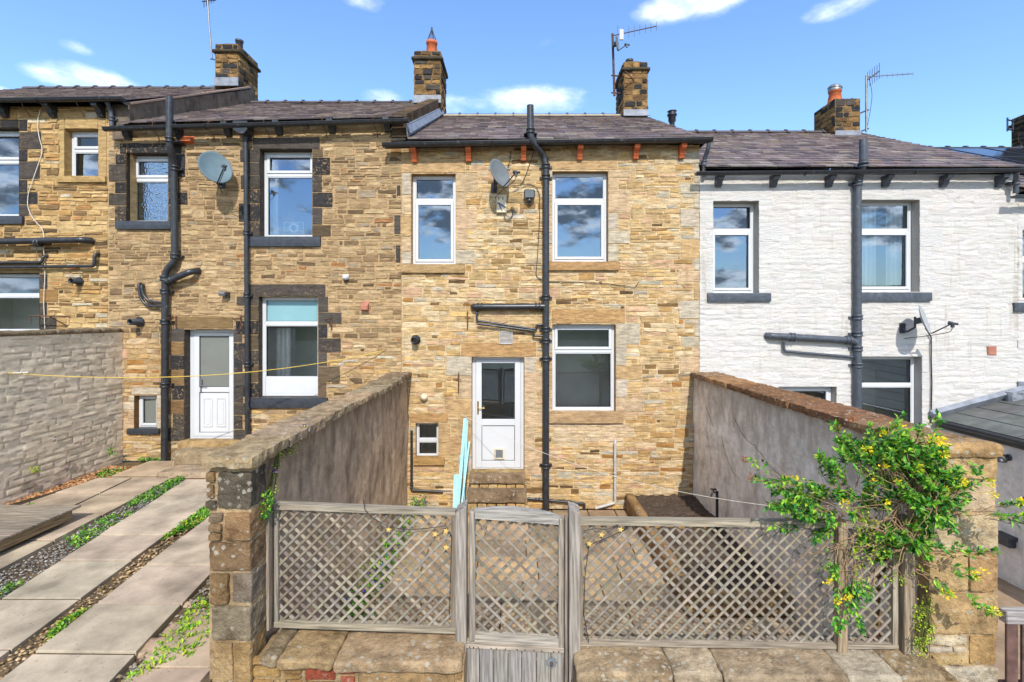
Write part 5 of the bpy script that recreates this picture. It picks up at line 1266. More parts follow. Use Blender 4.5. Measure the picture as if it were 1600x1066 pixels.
def line3(name, A, B, sag, r, mat, label, n=30):
    A, B = Vector(A), Vector(B); m = MB(); m.tube([A + (B - A) * (k / n) - Vector((0, 0, sag * 4 * (k / n) * (1 - k / n))) for k in range(n + 1)], r, (.5,) * 3, 5)
    return m.build(name, M[mat]), A, B
ln, A, B = line3('washing_line', (-6.9, 6.55, 2.62), (X(600, 8.47), 8.47, Z(548, 8.47)), .22, .006, 'yellowline', '')
tag(ln, 'yellow washing line slung across the left garden and its door', 'washing line')
m = MB()
for t in (.01, .025): p = A + (B - A) * t; m.bar((p.x, p.y, p.z - .0), (p.x + .1, p.y + .01, p.z - .0), .014, .014, (.5,) * 3)
tag(m.build('line_tie', M['whitecable'], ln), '', ''); 
for k in ('label', 'category'): del bpy.data.objects[COL.objects[-1].name][k]
ln, A, B = line3('washing_line', (X(720, 8.44), 8.44, Z(647, 8.44)), (3.12, 5.5, 1.2), .26, .0035, 'whitecable', '')
tag(ln, 'thin white washing line sagging across the yard past the door', 'washing line')

# outbuilding on the right
ob = empty('lean_to_outbuilding', (8.2, 6.6, G_R), 'white rendered lean-to with a grey slab roof at the right edge', 'outbuilding')
m = MB(); rendered_face(7.5, 4.2, 8.49, G_R, 1.5, -1, .006, m, (.5,) * 3, .2); m.box(7.52, 9.4, 4.2, 8.48, G_R, 1.45); m.build('wall', M['render_white'], ob)
m = MB(); ex = Vector((1, 0, .27)).normalized(); rows = 6
for i in range(rows):
    y = 4.1
    while y < 8.47:
        l = min(.75, 8.47 - y); a0 = 7.4 + i * .36; z0 = 1.58 + (a0 - 7.4) * .27 + .02
        m.add([(a0, y + .004, z0 + .012), (a0, y + l - .004, z0 + .012), (a0 + .38, y + l - .004, z0 + .38 * .27), (a0 + .38, y + .004, z0 + .38 * .27), (a0, y + .004, z0 - .012), (a0, y + l - .004, z0 - .012)], [(3, 2, 1, 0), (0, 1, 5, 4)], vary(P(116, 118, 114), .1)); y += l
m.box(7.42, 9.5, 4.1, 8.47, 1.45, 1.56, P(90, 88, 84)); r_ = m.build('roof', M['felt'], ob)
m = MB(); m.tube([(7.39, 4.1, 1.55), (7.39, 8.4, 1.55)], .045, (.5,) * 3, 8); m.bar((7.45, 4.1, 1.5), (7.45, 8.45, 1.5), .03, .12, (.5,) * 3); m.build('gutter', M['black'], ob)
m = MB(); m.bar((7.3, 8.46, 1.66), (9.3, 8.46, 2.2), .09, .16, (.5,) * 3, (0, -.6, .8)); m.rock(X(1572, 8.4), X(1630, 8.4), 8.3, 8.49, Z(628, 8.4), Z(612, 8.4), (.5,) * 3, .02, .03, .04); m.box(X(1588), X(1640), D0 - .035, D0 + .01, Z(612), Z(596)); m.build('lead_flashing', M['lead'], r_)
m = MB(); m.box(7.485, 7.53, 4.75, X(1597, 7.5) * 0 + 7.02, G_R + .03, 1.38, b=.01); dd = m.build('door', M['white_paint'], ob)
m = MB(); frame_ring2 = [(7.48, 7.02, 7.08), ]
m.box(7.475, 7.52, 7.02, 7.09, G_R + .03, 1.42); m.build('frame', M['upvc'], dd)
m = MB(); yy, zz = 752 * 7.5 / (1577 - 805), Z(715, 752 * 7.5 / (1577 - 805))
m.lathe([(0, 0), (.05, 0), (.05, .015), (0, .02)], (7.495, yy, zz), (-1, 0, 0), (.5,) * 3, 12); m.tube(smooth_path([(7.49, yy, zz), (7.36, yy - .02, zz + .06), (7.3, yy - .05, zz + .01)], .08), .014, (.5,) * 3, 8); m.lathe([(.03, .02), (.09, -.03), (.085, -.04), (.02, .0)], (7.3, yy - .05, zz), (0, 0, 1), (.5,) * 3, 14); m.tube(smooth_path([(7.49, yy, zz - .03), (7.4, yy - .02, zz - .06), (7.32, yy - .05, zz)], .05), .008, (.5,) * 3, 6)
tag(m.build('wall_lamp', M['black']), 'black curved outdoor lamp on the lean-to wall', 'lamp')
yy = 752 * 7.5 / (1577 - 805); zz = Z(845, yy); m = MB(); m.box(7.38, 7.5, yy - .12, yy + .12, zz - .07, zz + .07, b=.02); m.prism([(7.36, zz + .04), (7.36, zz + .075), (7.5, zz + .1), (7.5, zz + .04)], yy - .13, yy + .13, (.5,) * 3); tag(m.build('junction_box', M['blackgrey']), 'dark grey weatherproof box low on the lean-to wall', 'electrical box')

# ------------------------------------------------------------------ dishes, aerials, lights, alarm
AX = Vector((math.sin(rad(50)), -math.cos(rad(50)), .3)).normalized()
def dish(c, size, mat, label, wall=True, cable=None, ax=AX, sx=.9):
    c = Vector(c); ax = Vector(ax).normalized()
    root = empty('satellite_dish', c, label, 'satellite dish', 'satellite dishes')
    m = MB(); r = size / 2; N = 9; up = Vector((0, 0, 1)); dep = .17 * r
    fr = [(r * k / N, dep * (k / N) ** 2 - dep) for k in range(N + 1)]; bk = [(r * (1.0) * k / N, dep * (k / N) ** 2 - dep - .012) for k in range(N, -1, -1)]
    m.lathe(fr + [(r * 1.015, -.002), (r * 1.015, -.016)] + bk, c, ax, (.5,) * 3, 40, sx, True, up); m.build('reflector', M[mat], root)
    u = (up - ax * up.dot(ax)).normalized(); bot = c - u * r * .98; tip = c + ax * size * .62 - u * r * .62
    m = MB(); m.tube([c - ax * dep - u * r * .55, bot - ax * .02, bot + ax * .03, tip], .011, (.5,) * 3, 7); m.build('feed_arm', M['blackgrey'], root)
    d = (c + ax * .0 - tip).normalized(); m = MB(); m.lathe([(0, .06), (.028, .058), (.03, .0), (.02, -.01), (.02, -.07), (0, -.075)], tip, d, (.5,) * 3, 12); m.box(tip.x - .022, tip.x + .022, tip.y - .02, tip.y + .02, tip.z - .07, tip.z - .0, b=.005); m.build('receiver', M['blackgrey'], root)
    m = MB(); bkp = c - ax * (dep + .1)
    m.bar(c - ax * dep, bkp, .09, .1, (.5,) * 3, (0, 0, 1), .01)
    if wall:
        wp = Vector((bkp.x - .02, D0, bkp.z - .12)); m.tube([bkp + Vector((0, 0, .08)), bkp - Vector((0, 0, .1)), Vector((wp.x, wp.y - .12, wp.z - .06)), wp], .018, (.5,) * 3, 8); m.box(wp.x - .05, wp.x + .05, D0 - .03, D0 + .005, wp.z - .09, wp.z + .09, b=.004)
    m.build('wall_bracket' if wall else 'mast_clamp', M['blackgrey'], root)
    m = MB(); q = [tip - Vector((0, 0, .07)), tip - Vector((.03, 0, .14)), tip + (bot - tip) * .5 - Vector((0, 0, .09)), bot + Vector((0, .02, -.04)), Vector((bkp.x, D0 - .04, bkp.z - .3))]
    if wall: m.tube(smooth_path(q, .08, 4), .006, (.5,) * 3, 5); m.build('dish_cable', M['cable'], root)
    return root
dish((X(337, 8.1), 8.1, Z(261, 8.1)), .57, 'dish_blue', 'large pale blue-grey satellite dish on the stone wall left of the black downpipe')
dish((X(782, 8.15), 8.15, Z(270, 8.15)), .51, 'mattegrey', 'grey satellite dish on the golden house above the alarm box')
dish((X(1446, 8.14), 8.14, Z(499, 8.14)), .5, 'dish_pale', 'satellite dish seen edge-on on the white-painted wall', ax=(math.sin(rad(43)), -math.cos(rad(43)), .28))
def yagi(root, o, d, L, n, el, mat='metal'):
    o = Vector(o); d = Vector(d).normalized(); m = MB(); m.tube([o, o + d * L], .012, (.5,) * 3, 6)
    for k in range(n):
        p = o + d * L * (.12 + .88 * k / (n - 1)); h = el * (1.15 - .35 * k / n) * (1.5 if k < 1 else 1); m.tube([p - Vector((0, .0, h)), p + Vector((0, 0, h))], .005, (.5,) * 3, 4)
    return m.build('yagi', M[mat], root)
ae = empty('tv_aerial', (2.3, 12.2, 8.6), 'tall aerial mast with a small dish clamped to the right-hand chimney of the golden house', 'aerial', 'television aerials')
dm = 12.2; xm = X(957, dm)
m = MB(); m.tube([(xm + .05, dm, Z(150, dm)), (xm, dm, Z(53, dm))], .03, (.5,) * 3, 8); m.build('mast', M['rust'], ae)
yagi(ae, (xm, dm, Z(56, dm)), (1, -.05, .19), 1.12, 8, .13, 'rust')
m = MB()
for py in (118, 145): z = Z(py, dm); m.tube([(xm - .03, dm, z), (2.75, dm + .05, z)], .018, (.5,) * 3, 6); m.tube([(2.72, dm, z), (2.72, 11.98, z)], .014, (.5,) * 3, 6)
m.tube([(2.73, 11.98, Z(118, dm)), (2.95, 11.98, Z(131, dm)), (2.73, 11.98, Z(143, dm))], .014, (.5,) * 3, 5); m.build('chimney_bracket', M['rust'], ae)
m = MB(); o = Vector((xm + .22, dm - .03, Z(56, dm))); m.box(o.x - .05, o.x + .05, o.y - .02, o.y + .02, o.z - .12, o.z + .14); m.build('reflector', M['greypipe'], ae)
dish((X(965, 12.05), 12.05, Z(68, 12.05)), .36, 'mattegrey', 'small dish high on the aerial mast beside the right chimney of the golden house', False, ax=(.88, -.42, .1))
ae = empty('tv_aerial', (X(1353, 12.1), 12.1, 7.9), 'aerial pointing right on a mast beside the clay-potted chimney of the white house', 'aerial', 'television aerials')
dm = 12.1; xm = X(1353.5, dm); m = MB(); m.tube([(xm, dm, Z(206, dm)), (xm, dm, Z(118, dm))], .024, (.5,) * 3, 8); m.build('mast', M['metal'], ae)
yagi(ae, (xm, dm, Z(120, dm)), (1, 0, .065), 1.18, 9, .06)
m = MB(); a, b = Vector((xm + .03, dm, Z(125, dm))), Vector((xm + .33, dm, Z(111, dm))); m.tube([a, b], .018, (.5,) * 3, 6)
for k in range(6): p = a + (b - a) * k / 5; m.tube([p - Vector((0, 0, .2)), p + Vector((0, 0, .2))], .006, (.5,) * 3, 4)
m.build('reflector', M['blackgrey'], ae)
m = MB()
for py in (173, 202): z = Z(py, dm); m.tube([(8.58, dm + .02, z - .1), (xm, dm, z), (xm + .06, dm, z + .02)], .018, (.5,) * 3, 6)
m.build('chimney_bracket', M['blackgrey'], ae)
m = MB(); m.tube(smooth_path([(xm + .06, dm, Z(120, dm)), (xm + .16, dm, Z(146, dm)), (xm + .1, dm, Z(175, dm)), (xm, dm, Z(205, dm))], .3), .006, (.5,) * 3, 4); m.build('aerial_cable', M['cable'], ae)
ae = empty('tv_aerial', (X(330, 12.1), 12.1, 9.3), 'thin crooked aerial pole on the leftmost chimney', 'aerial', 'television aerials')
dm = 12.1; m = MB(); m.tube([(X(331, dm), dm, Z(92, dm)), (X(327, dm), dm, Z(40, dm)), (X(324, dm), dm, Z(-8, dm))], .02, (.5,) * 3, 7); m.build('mast', M['metal'], ae)
m = MB()
for py in (78, 92): m.tube([(X(331, dm) - .03, dm, Z(py, dm)), (-7.44, dm + .05, Z(py + 2, dm))], .016, (.5,) * 3, 6)
m.build('chimney_bracket', M['black'], ae)
m = MB(); z = Z(4, dm); xx = X(325, dm)
for k in range(5): m.tube([(xx + .06 * k - .1, dm, z - .12 + .03 * k), (xx + .06 * k - .1, dm, z + .28)], .009, (.5,) * 3, 4)
m.tube([(xx - .15, dm, z + .02), (xx + .2, dm, z + .06)], .014, (.5,) * 3, 5); m.build('yagi', M['blackgrey'], ae)

al = empty('alarm_box', (X(783, 8.45), 8.45, Z(320)), 'cream alarm box lettered B S under the middle satellite dish', 'alarm box')
m = MB(); m.box(X(776), X(791.5), D0 - .075, D0 + .005, Z(334), Z(306), b=.012); m.build('casing', M['cream'], al)
for (tx, px, py, sz) in (('B', 777.8, 312.5, .062), ('S', 784.6, 312.5, .062)):
    cu = bpy.data.curves.new('lettering', 'FONT'); cu.body = tx; cu.size = sz; cu.extrude = .002; cu.materials.append(M['lettering'])
    t = bpy.data.objects.new('lettering', cu); COL.objects.link(t); t.rotation_euler = (rad(90), 0, 0); bpy.context.view_layer.update()
    me = bpy.data.meshes.new_from_object(t.evaluated_get(bpy.context.evaluated_depsgraph_get())); bpy.data.objects.remove(t)
    t = bpy.data.objects.new('lettering', me); COL.objects.link(t); t.rotation_euler = (rad(90), 0, 0); t.parent = al; t.location = Vector((X(px), D0 - .077, Z(py + 1))) - al.location
m = MB(); m.bar((X(777.5), D0 - .077, Z(318.5)), (X(790), D0 - .077, Z(325.5)), .004, .028, (.1, .1, .16), (.3, 0, 1)); m.bar((X(780.5), D0 - .077, Z(322)), (X(785), D0 - .077, Z(331)), .004, .02, (.12, .12, .2), (1, 0, .3)); m.build('emblem', M['plain'], al)
fl = empty('flood_light', (X(827), 8.4, Z(302)), 'black floodlight on the golden wall beside the soil pipe', 'floodlight', 'outdoor lights on the house walls')
m = MB(); m.bar((X(827), D0 - .13, Z(302, 8.4) - .02), (X(827), D0 - .06, Z(302, 8.4) + .0), .19, .15, (.5,) * 3, (0, .3, 1), .02); m.build('lamp_head', M['blackgrey'], fl)
m = MB(); m.bar((X(827), D0 - .136, Z(302, 8.4) - .022), (X(827), D0 - .128, Z(302, 8.4) - .02), .155, .115, (.5,) * 3, (0, .3, 1)); m.build('lens', M['mattegrey'], fl)
m = MB(); m.box(X(824), X(830), D0 - .08, D0 + .005, Z(316), Z(308)); m.lathe([(.045, 0), (.045, .03), (.03, .05), (0, .06)], (X(827), D0 - .06, Z(314)), (0, -.5, -1), (.5,) * 3, 12); m.build('bracket', M['black'], fl)
fl = empty('flood_light', (X(353), 8.42, Z(459)), 'small silver floodlight above the left white door', 'floodlight', 'outdoor lights on the house walls')
m = MB(); m.bar((X(353), D0 - .14, Z(461)), (X(353), D0 - .05, Z(457)), .11, .06, (.5,) * 3, (0, .4, 1), .008); m.build('lamp_head', M['metal'], fl); m = MB(); m.box(X(355), X(360), D0 - .06, D0 + .005, Z(466), Z(457)); m.build('bracket', M['black'], fl)
fl = empty('sensor_lamp', (X(541), 8.42, Z(433)), 'white plastic sensor lamp on the brown stone wall between the two houses', 'sensor lamp', 'outdoor lights on the house walls')
m = MB(); m.lathe([(.05, 0), (.052, .06), (.04, .1), (0, .11)], (X(541), D0 - .0, Z(433)), (.1, -1, -.15), (.5,) * 3, 16); m.box(X(536), X(546), D0 - .04, D0 + .005, Z(437), Z(429), b=.01); m.build('housing', M['upvc'], fl)
m = MB(); m.lathe([(.065, 0), (.068, .05), (.045, .08), (.03, .1), (0, .105)], (X(663), D0, Z(620)), (0, -1, -.1), (.5,) * 3, 18); tag(m.build('bulkhead_lamp', M['cream']), 'round cream bulkhead lamp above the small window', 'lamp', 'outdoor lights on the house walls')
def cab(name, pts, label, r=.006, mat='cable', bend=.08):
    m = MB(); m.tube(smooth_path([(X(a, D0 - .03), D0 - d, Z(b, D0 - .03)) for a, b, d in pts], bend, 4), r, (.5,) * 3, 5); return tag(m.build(name, M[mat]), label, 'cable', 'cables on the golden wall')
cab('wall_cable', [(798, 235, .03), (797, 250, .03), (793, 263, .06), (795, 262, .1)], 'short black cable dropping from the eaves to the middle dish')
cab('wall_cable', [(834, 238, .04), (827, 258, .03), (821, 275, .03), (814, 290, .03), (798, 293, .12)], 'black cable looping from the eaves down to the dish receiver')
cab('wall_cable', [(803, 293, .1), (822, 288, .03), (836, 289, .03), (843, 302, .03), (843, 345, .03), (840, 400, .03), (837, 432, .03), (848, 438, .03)], 'long black cable running down the golden wall beside the soil pipe')
cab('wall_cable', [(787, 337, .03), (791, 345, .03), (797, 343, .03), (801, 335, .03), (800, 328, .03)], 'black cable loop hanging under the alarm box')
cab('wall_cable', [(858, 440, .03), (920, 441, .03), (975, 446, .03), (992, 450, .03), (998, 441, .03)], 'loose cable strung right from the soil pipe under the upper window')

# ornament and curtains behind the panes
orn = empty('window_ornament', (X(450, 8.78), 8.8, Z(360, 8.8)), 'pale openwork square lantern standing in the black-framed upper window', 'ornament')
m = MB(); a, b, c, d = X(444, 8.8), X(475, 8.8), Z(366, 8.8), Z(347, 8.8); frame_ring(m, a, b, c, d, .014, 8.78, 8.8); cx, cz = (a + b) / 2, (c + d) / 2
m.lathe([(.05, 0), (.05, .02), (.09, .02), (.09, 0)], (cx, 8.8, cz), (0, -1, 0), (.5,) * 3, 16)
for k in range(12):
    an = 2 * math.pi * k / 12; m.tube([(cx + math.cos(an) * .09, 8.79, cz + math.sin(an) * .07), (cx + math.cos(an) * .165, 8.79, cz + math.sin(an) * .1)], .006, (.5,) * 3, 4)
m.build('openwork', M['curtain'], orn); m = MB(); m.tube([(cx + math.cos(2 * math.pi * k / 18) * .06, 8.79, d + .07 + math.sin(2 * math.pi * k / 18) * .06) for k in range(19)], .006, (.5,) * 3, 5); m.build('ring_handle', M['metal'], orn)
def curtain(x0, x1, z0, z1, y, label, mat='curtain', waves=6):
    m = MB(); n = waves * 8; A = [(x0 + (x1 - x0) * k / n, y + .035 * math.sin(2 * math.pi * k * waves / n) + .01 * math.sin(k * .9)) for k in range(n + 1)]
    vs = [(a, b, z0) for a, b in A] + [(a, b, z1) for a, b in A] + [(a, b + .006, z0) for a, b in A] + [(a, b + .006, z1) for a, b in A]; q = n + 1
    m.add(vs, [(k, k + 1, q + k + 1, q + k) for k in range(n)] + [(2 * q + k + 1, 2 * q + k, 3 * q + k, 3 * q + k + 1) for k in range(n)], smooth=True); return tag(m.build('curtain', M[mat]), label, 'curtain', 'curtains behind the windows')
curtain(WC2[0], WC2[0] + .5, WC2[2], WC2[3], 8.85, 'gathered cream curtain at the left of the upper white-house window by the pipe'); curtain(WC2[1] - .32, WC2[1] + .05, WC2[2], WC2[3], 8.85, 'gathered cream curtain at the right of the upper white-house window by the pipe', waves=4)
curtain(W2[0] - .02, W2[0] + .16, W2[2], W2[3] + .05, 8.86, 'narrow pale curtain at the left of the upper window with the lantern', waves=3)
curtain(X(430, 8.9), X(452, 8.9), Z(612, 8.9), Z(512, 8.9), 8.95, 'pale curtain inside the lower left window under the blue film', waves=3)

# ------------------------------------------------------------------ plants
def spray(mt, ml, a, b, col, nl, ll, r=.004, droop=.0, lw=.5):
    a, b = Vector(a), Vector(b); L = (b - a).length; k = R.uniform(-.12, .12) * L; side = (b - a).cross(Vector((0, 1, 0))).normalized() * k + Vector((0, R.uniform(-.08, .08) * L, 0))
    pts = []
    for i in range(9):
        t = i / 8; pts.append(a + (b - a) * t + side * math.sin(math.pi * t) + Vector((0, 0, -droop * t * t)) + rnd() * .012 * (0 < i < 8))
    mt.tube(pts, r, vary(P(184, 152, 116), .2), 4, False, [r * (1.15 - .8 * i / 8) for i in range(9)])
    for i in range(nl):
        t = R.uniform(.35, 1) ** .7; f = t * 8; j = min(7, int(f)); p = pts[j].lerp(pts[j + 1], f - j); ax = (pts[j + 1] - pts[j]).normalized()
        v = rnd(); v = (v - ax * v.dot(ax)).normalized() * .8 + ax * .6 + Vector((0, -.15, .1))
        n = (Vector((0, -.35, .9)) + rnd() * .7); leaf(ml, p, v, n, ll * R.uniform(.5, 1.45), ll * lw * R.uniform(.8, 1.2), vary(R.choice(col), .22, .08))
    return pts
sh = empty('flowering_shrub', (X(1390, 3.8), 3.85, .2), 'twiggy green shrub with yellow flower clusters spilling over the trellis and right pillar', 'shrub')
mt, ml = MB(), MB(); hub = []
def W(px, py, d): return Vector((X(px, d), d, Z(py, d)))
for (px, py, d, r) in ((1372, 905, 3.75, .02), (1392, 860, 3.62, .022), (1350, 850, 3.72, .016), (1420, 850, 3.5, .016), (1400, 790, 3.55, .016), (1330, 800, 3.7, .013), (1450, 790, 3.45, .013)): hub.append(W(px, py, d))
base = Vector((X(1385, 3.9), 3.92, .25))
for h in hub[:2]: mt.tube(smooth_path([base, base.lerp(h, .5) + rnd() * .05, h], .2), .018, P(150, 116, 80), 6)
for h in hub[2:]: mt.tube(smooth_path([hub[R.randint(0, 1)], hub[1].lerp(h, .5) + rnd() * .05, h], .2), .012, P(150, 116, 80), 5)
for _ in range(110):                                                  # bare tangled twigs
    a = R.choice(hub) + rnd() * .08; px, py = R.uniform(1235, 1470), R.uniform(730, 905); b = W(px, py, R.uniform(3.4, 3.85)); spray(mt, ml, a, b, GR, R.randint(0, 4), .028, .0035)
zones = [(1395, 700, 85, 45, 46), (1450, 740, 55, 50, 30), (1340, 690, 45, 25, 14), (1390, 760, 60, 40, 22), (1470, 800, 40, 40, 16), (1500, 760, 36, 30, 12), (1400, 840, 55, 40, 14), (1330, 770, 40, 40, 8), (1265, 765, 32, 26, 9), (1215, 755, 22, 22, 6), (1240, 790, 24, 24, 6), (1205, 800, 16, 20, 4), (1290, 720, 26, 18, 6), (1310, 690, 20, 20, 5), (1285, 830, 24, 24, 5), (1430, 690, 60, 24, 16), (1470, 760, 40, 40, 14), (1420, 810, 45, 35, 12), (1250, 800, 40, 20, 6), (1450, 850, 30, 25, 8)]
for (px, py, rx, ry, n) in zones:
    for _ in range(int(n * 1.35)):
        a = R.uniform(0, 6.28); q = R.random() ** .5; b = W(px + rx * q * math.cos(a), py + ry * q * math.sin(a), R.uniform(3.38, 3.75)); h = min(hub, key=lambda k: (k - b).length + R.random() * .25)
        spray(mt, ml, h.lerp(b, .35) + rnd() * .03, b, GR, R.randint(24, 36), .044, .0028, .02)
runs = [((1480, 780, 3.45), (1545, 742, 3.4), 12), ((1500, 800, 3.45), (1590, 805, 3.35), 22), ((1530, 800, 3.4), (1600, 785, 3.3), 18), ((1540, 810, 3.4), (1598, 815, 3.3), 14), ((1450, 870, 3.5), (1560, 862, 3.35), 22), ((1440, 880, 3.5), (1525, 898, 3.38), 20), ((1470, 890, 3.45), (1500, 850, 3.4), 12), ((1478, 925, 3.42), (1555, 955, 3.34), 26), ((1430, 890, 3.5), (1478, 926, 3.42), 10),
        ((1330, 840, 3.56), (1312, 985, 3.5), 60), ((1320, 860, 3.55), (1345, 985, 3.5), 44), ((1310, 850, 3.55), (1300, 900, 3.5), 30), ((1335, 880, 3.55), (1345, 925, 3.5), 26), ((1365, 900, 3.55), (1362, 935, 3.5), 14), ((1240, 760, 3.6), (1172, 716, 3.6), 10), ((1240, 775, 3.6), (1170, 748, 3.6), 14), ((1330, 700, 3.6), (1298, 662, 3.6), 12), ((1390, 690, 3.55), (1410, 650, 3.55), 12), ((1430, 690, 3.5), (1465, 652, 3.5), 16), ((1450, 700, 3.5), (1432, 662, 3.5), 14), ((1500, 720, 3.45), (1530, 735, 3.4), 14)]
for a, b, n in runs:
    for _ in range(3): spray(mt, ml, W(*a) + rnd() * .02, W(*b) + rnd() * .03, GR, n // 2 + 2, .044, .003, .01)
for _ in range(60):                                                   # lime small leaves in the lower middle
    b = W(R.uniform(1320, 1450), R.uniform(800, 930), R.uniform(3.42, 3.62)); spray(mt, ml, R.choice(hub).lerp(b, .5), b, LIME + GR[:2], 7, .026, .003)
mt.build('stems', M['twig'], sh); ml.build('foliage', M['leaf'], sh)
YEL = [P(250, 226, 40, 1.), P(246, 210, 36, 1.), P(226, 226, 60, 1.), P(252, 230, 84, 1.)]
fl_ = [(1458, 686, 3.42, 1.5), (1470, 690, 3.42, 1.1), (1366, 706, 3.5, .9), (1237, 747, 3.58, .8), (1318, 786, 3.5, 1.), (1220, 762, 3.58, .7), (1240, 788, 3.55, .9), (1432, 731, 3.42, 1.), (1405, 668, 3.5, .8), (1544, 754, 3.38, 1.), (1548, 772, 3.38, .7), (1477, 927, 3.4, 1.1), (1594, 784, 3.28, .8), (1522, 898, 3.36, .7), (1553, 955, 3.32, .7), (1355, 703, 3.5, .6), (1500, 752, 3.4, .8), (1290, 905, 3.5, .7), (1535, 893, 3.37, .5), (1375, 676, 3.5, .6)] + [(R.uniform(1345, 1480), R.uniform(695, 785), 3.42, R.uniform(.3, .6)) for _ in range(7)] + [(R.uniform(1305, 1350), R.uniform(880, 970), 3.47, R.uniform(.25, .45)) for _ in range(4)]
for (px, py, d, s) in fl_:
    m = MB(); c = W(px, py, d)
    for _ in range(int(34 * s)):
        v = rnd(); v.y -= .4; p = c + Vector((v.x * .036, v.y * .03, v.z * .022)) * s ** .7; leaf(m, p, v + Vector((0, -.2, .3)), rnd(), .024, .011, vary(R.choice(YEL), .15))
    m.build('flower', M['leaf'], sh)
for (px, py) in ((1164, 718), (1173, 745), (1330, 655), (1310, 668)):
    m = MB(); c = W(px, py, 3.6)
    for _ in range(24): v = rnd(); leaf(m, c + v * .018, v, rnd(), .016, .01, vary(P(190, 110, 60), .2))
    m.build('faded_flower', M['leaf'], sh)
def clump(name, label, cat, pts, n, rr, cols, ll, flowers=None, group=None, floc=None):
    root = empty(name, pts[0], label, cat, group); m = MB(); st = MB()
    for i in range(n):
        c = Vector(R.choice(pts)) + Vector((R.uniform(-1, 1) * rr[0], R.uniform(-1, 1) * rr[1], R.uniform(-1, 1) * rr[2])); v = rnd(); v.z += .4; leaf(m, c, v, Vector((0, -.4, .8)) + rnd() * .6, ll * R.uniform(.6, 1.3), ll * .7, vary(R.choice(cols), .25, .08))
        if i % 7 == 0: st.tube([Vector(pts[0]) + rnd() * rr[0] * .4, c], .003, P(110, 110, 60), 3, False)
    m.build('foliage', M['leaf'], root); st.build('stems', M['twig'], root)
    if flowers:
        for _ in range(flowers[0]):
            m = MB(); c = Vector(R.choice(pts)) + Vector((R.uniform(-1, 1) * rr[0], R.uniform(-1, 1) * rr[1], R.uniform(-.2, 1.2) * rr[2]))
            for _ in range(5): leaf(m, c, rnd(), rnd(), .024, .015, vary(flowers[1], .2))
            m.build('flower', M['leaf'], root)
    return root
cp = [W(1448, 945, 3.56), W(1437, 975, 3.53), W(1452, 990, 3.5), W(1440, 1010, 3.5), W(1436, 960, 3.56)]
clump('creeping_plant', 'lime green creeper trailing down beside the right pillar over the capstone', 'creeper', cp, 420, (.045, .02, .07), LIME + GR[:1], .016)
cp = [Vector((-1.84, y, z)) for y, z in ((3.75, 2.36), (3.85, 2.3), (4.0, 2.3), (4.15, 2.38), (3.7, 2.2), (3.65, 2.05))]
clump('creeping_plant', 'yellow stonecrop trailing from the coping of the brown wall', 'creeper', cp, 380, (.025, .06, .05), LIME, .014, (14, P(150, 110, 170)))
clump('fern', 'small green fern sprouting between the left pillar and the fence post', 'fern', [Vector((-1.81, 3.5, 1.98)), Vector((-1.8, 3.5, 2.05)), Vector((-1.82, 3.49, 1.93))], 130, (.035, .03, .05), GR, .026)
for i, (y, s) in enumerate(((8.0, 1.), (7.4, 1.1), (6.8, 1.1), (6.3, .9), (5.8, 1.), (5.3, .9))):
    z = 0.02; pts = [Vector((-1.72 + R.uniform(-.05, .1), y + R.uniform(-.25, .25), z + .08 + R.random() * .14)) for _ in range(5)]
    clump('bellflower', ['purple bellflower clump at the house end of the brown wall', 'second purple bellflower clump from the house wall', 'purple bellflower clump midway along the brown wall', 'small bellflower clump just past the middle of the brown wall', 'bellflower clump second from the front trellis', 'bellflower clump nearest the front trellis'][i], 'flower', pts, int(190 * s), (.12, .14, .1), GR, .04, (16, P(96, 70, 190, 1.1)), 'bellflowers along the brown wall')
clump('wall_weed', 'small lime weed on the grey block wall', 'weed', [Vector((-6.88, 6.9, 1.2))], 30, (.03, .05, .05), LIME, .03)
clump('wall_weed', 'dark green weed at the house end of the grey block wall', 'weed', [Vector((-6.88, 8.2, 1.1))], 40, (.04, .06, .06), GR, .035)

# string lights of gold stars
def star(m, c, r):
    m.prism([(c[0] + (r if k % 2 == 0 else r * .42) * math.sin(math.pi * k / 5 + .2), c[2] + (r if k % 2 == 0 else r * .42) * math.cos(math.pi * k / 5 + .2)) for k in range(10)], c[1], c[1] + .008, (.5,) * 3)
for (pts, stars, lab) in (([(568, 781), (570, 796), (580, 808), (592, 815), (607, 824), (640, 828), (665, 826), (697, 822), (706, 838), (704, 900), (702, 960)], [(607, 828), (680, 835), (697, 830), (697, 856)], 'string of gold star lights on the left trellis'), ([(912, 830), (930, 826), (948, 828), (965, 820), (972, 826), (985, 822), (955, 838), (920, 852), (914, 900), (912, 960), (920, 1004)], [(921, 850), (970, 828), (940, 836)], 'string of gold star lights on the right trellis by the gate')):
    rt_ = empty('string_lights', W(*pts[0], 3.58), lab, 'string lights', 'star lights on the trellis'); m = MB(); m.tube([W(a, b, 3.585 + .004 * (i % 2)) for i, (a, b) in enumerate(pts)], .003, (.5,) * 3, 5); m.build('wire', M['cable'], rt_)
    for (a, b) in stars: m = MB(); star(m, W(a, b, 3.58), .023); m.build('star', M['gold'], rt_)

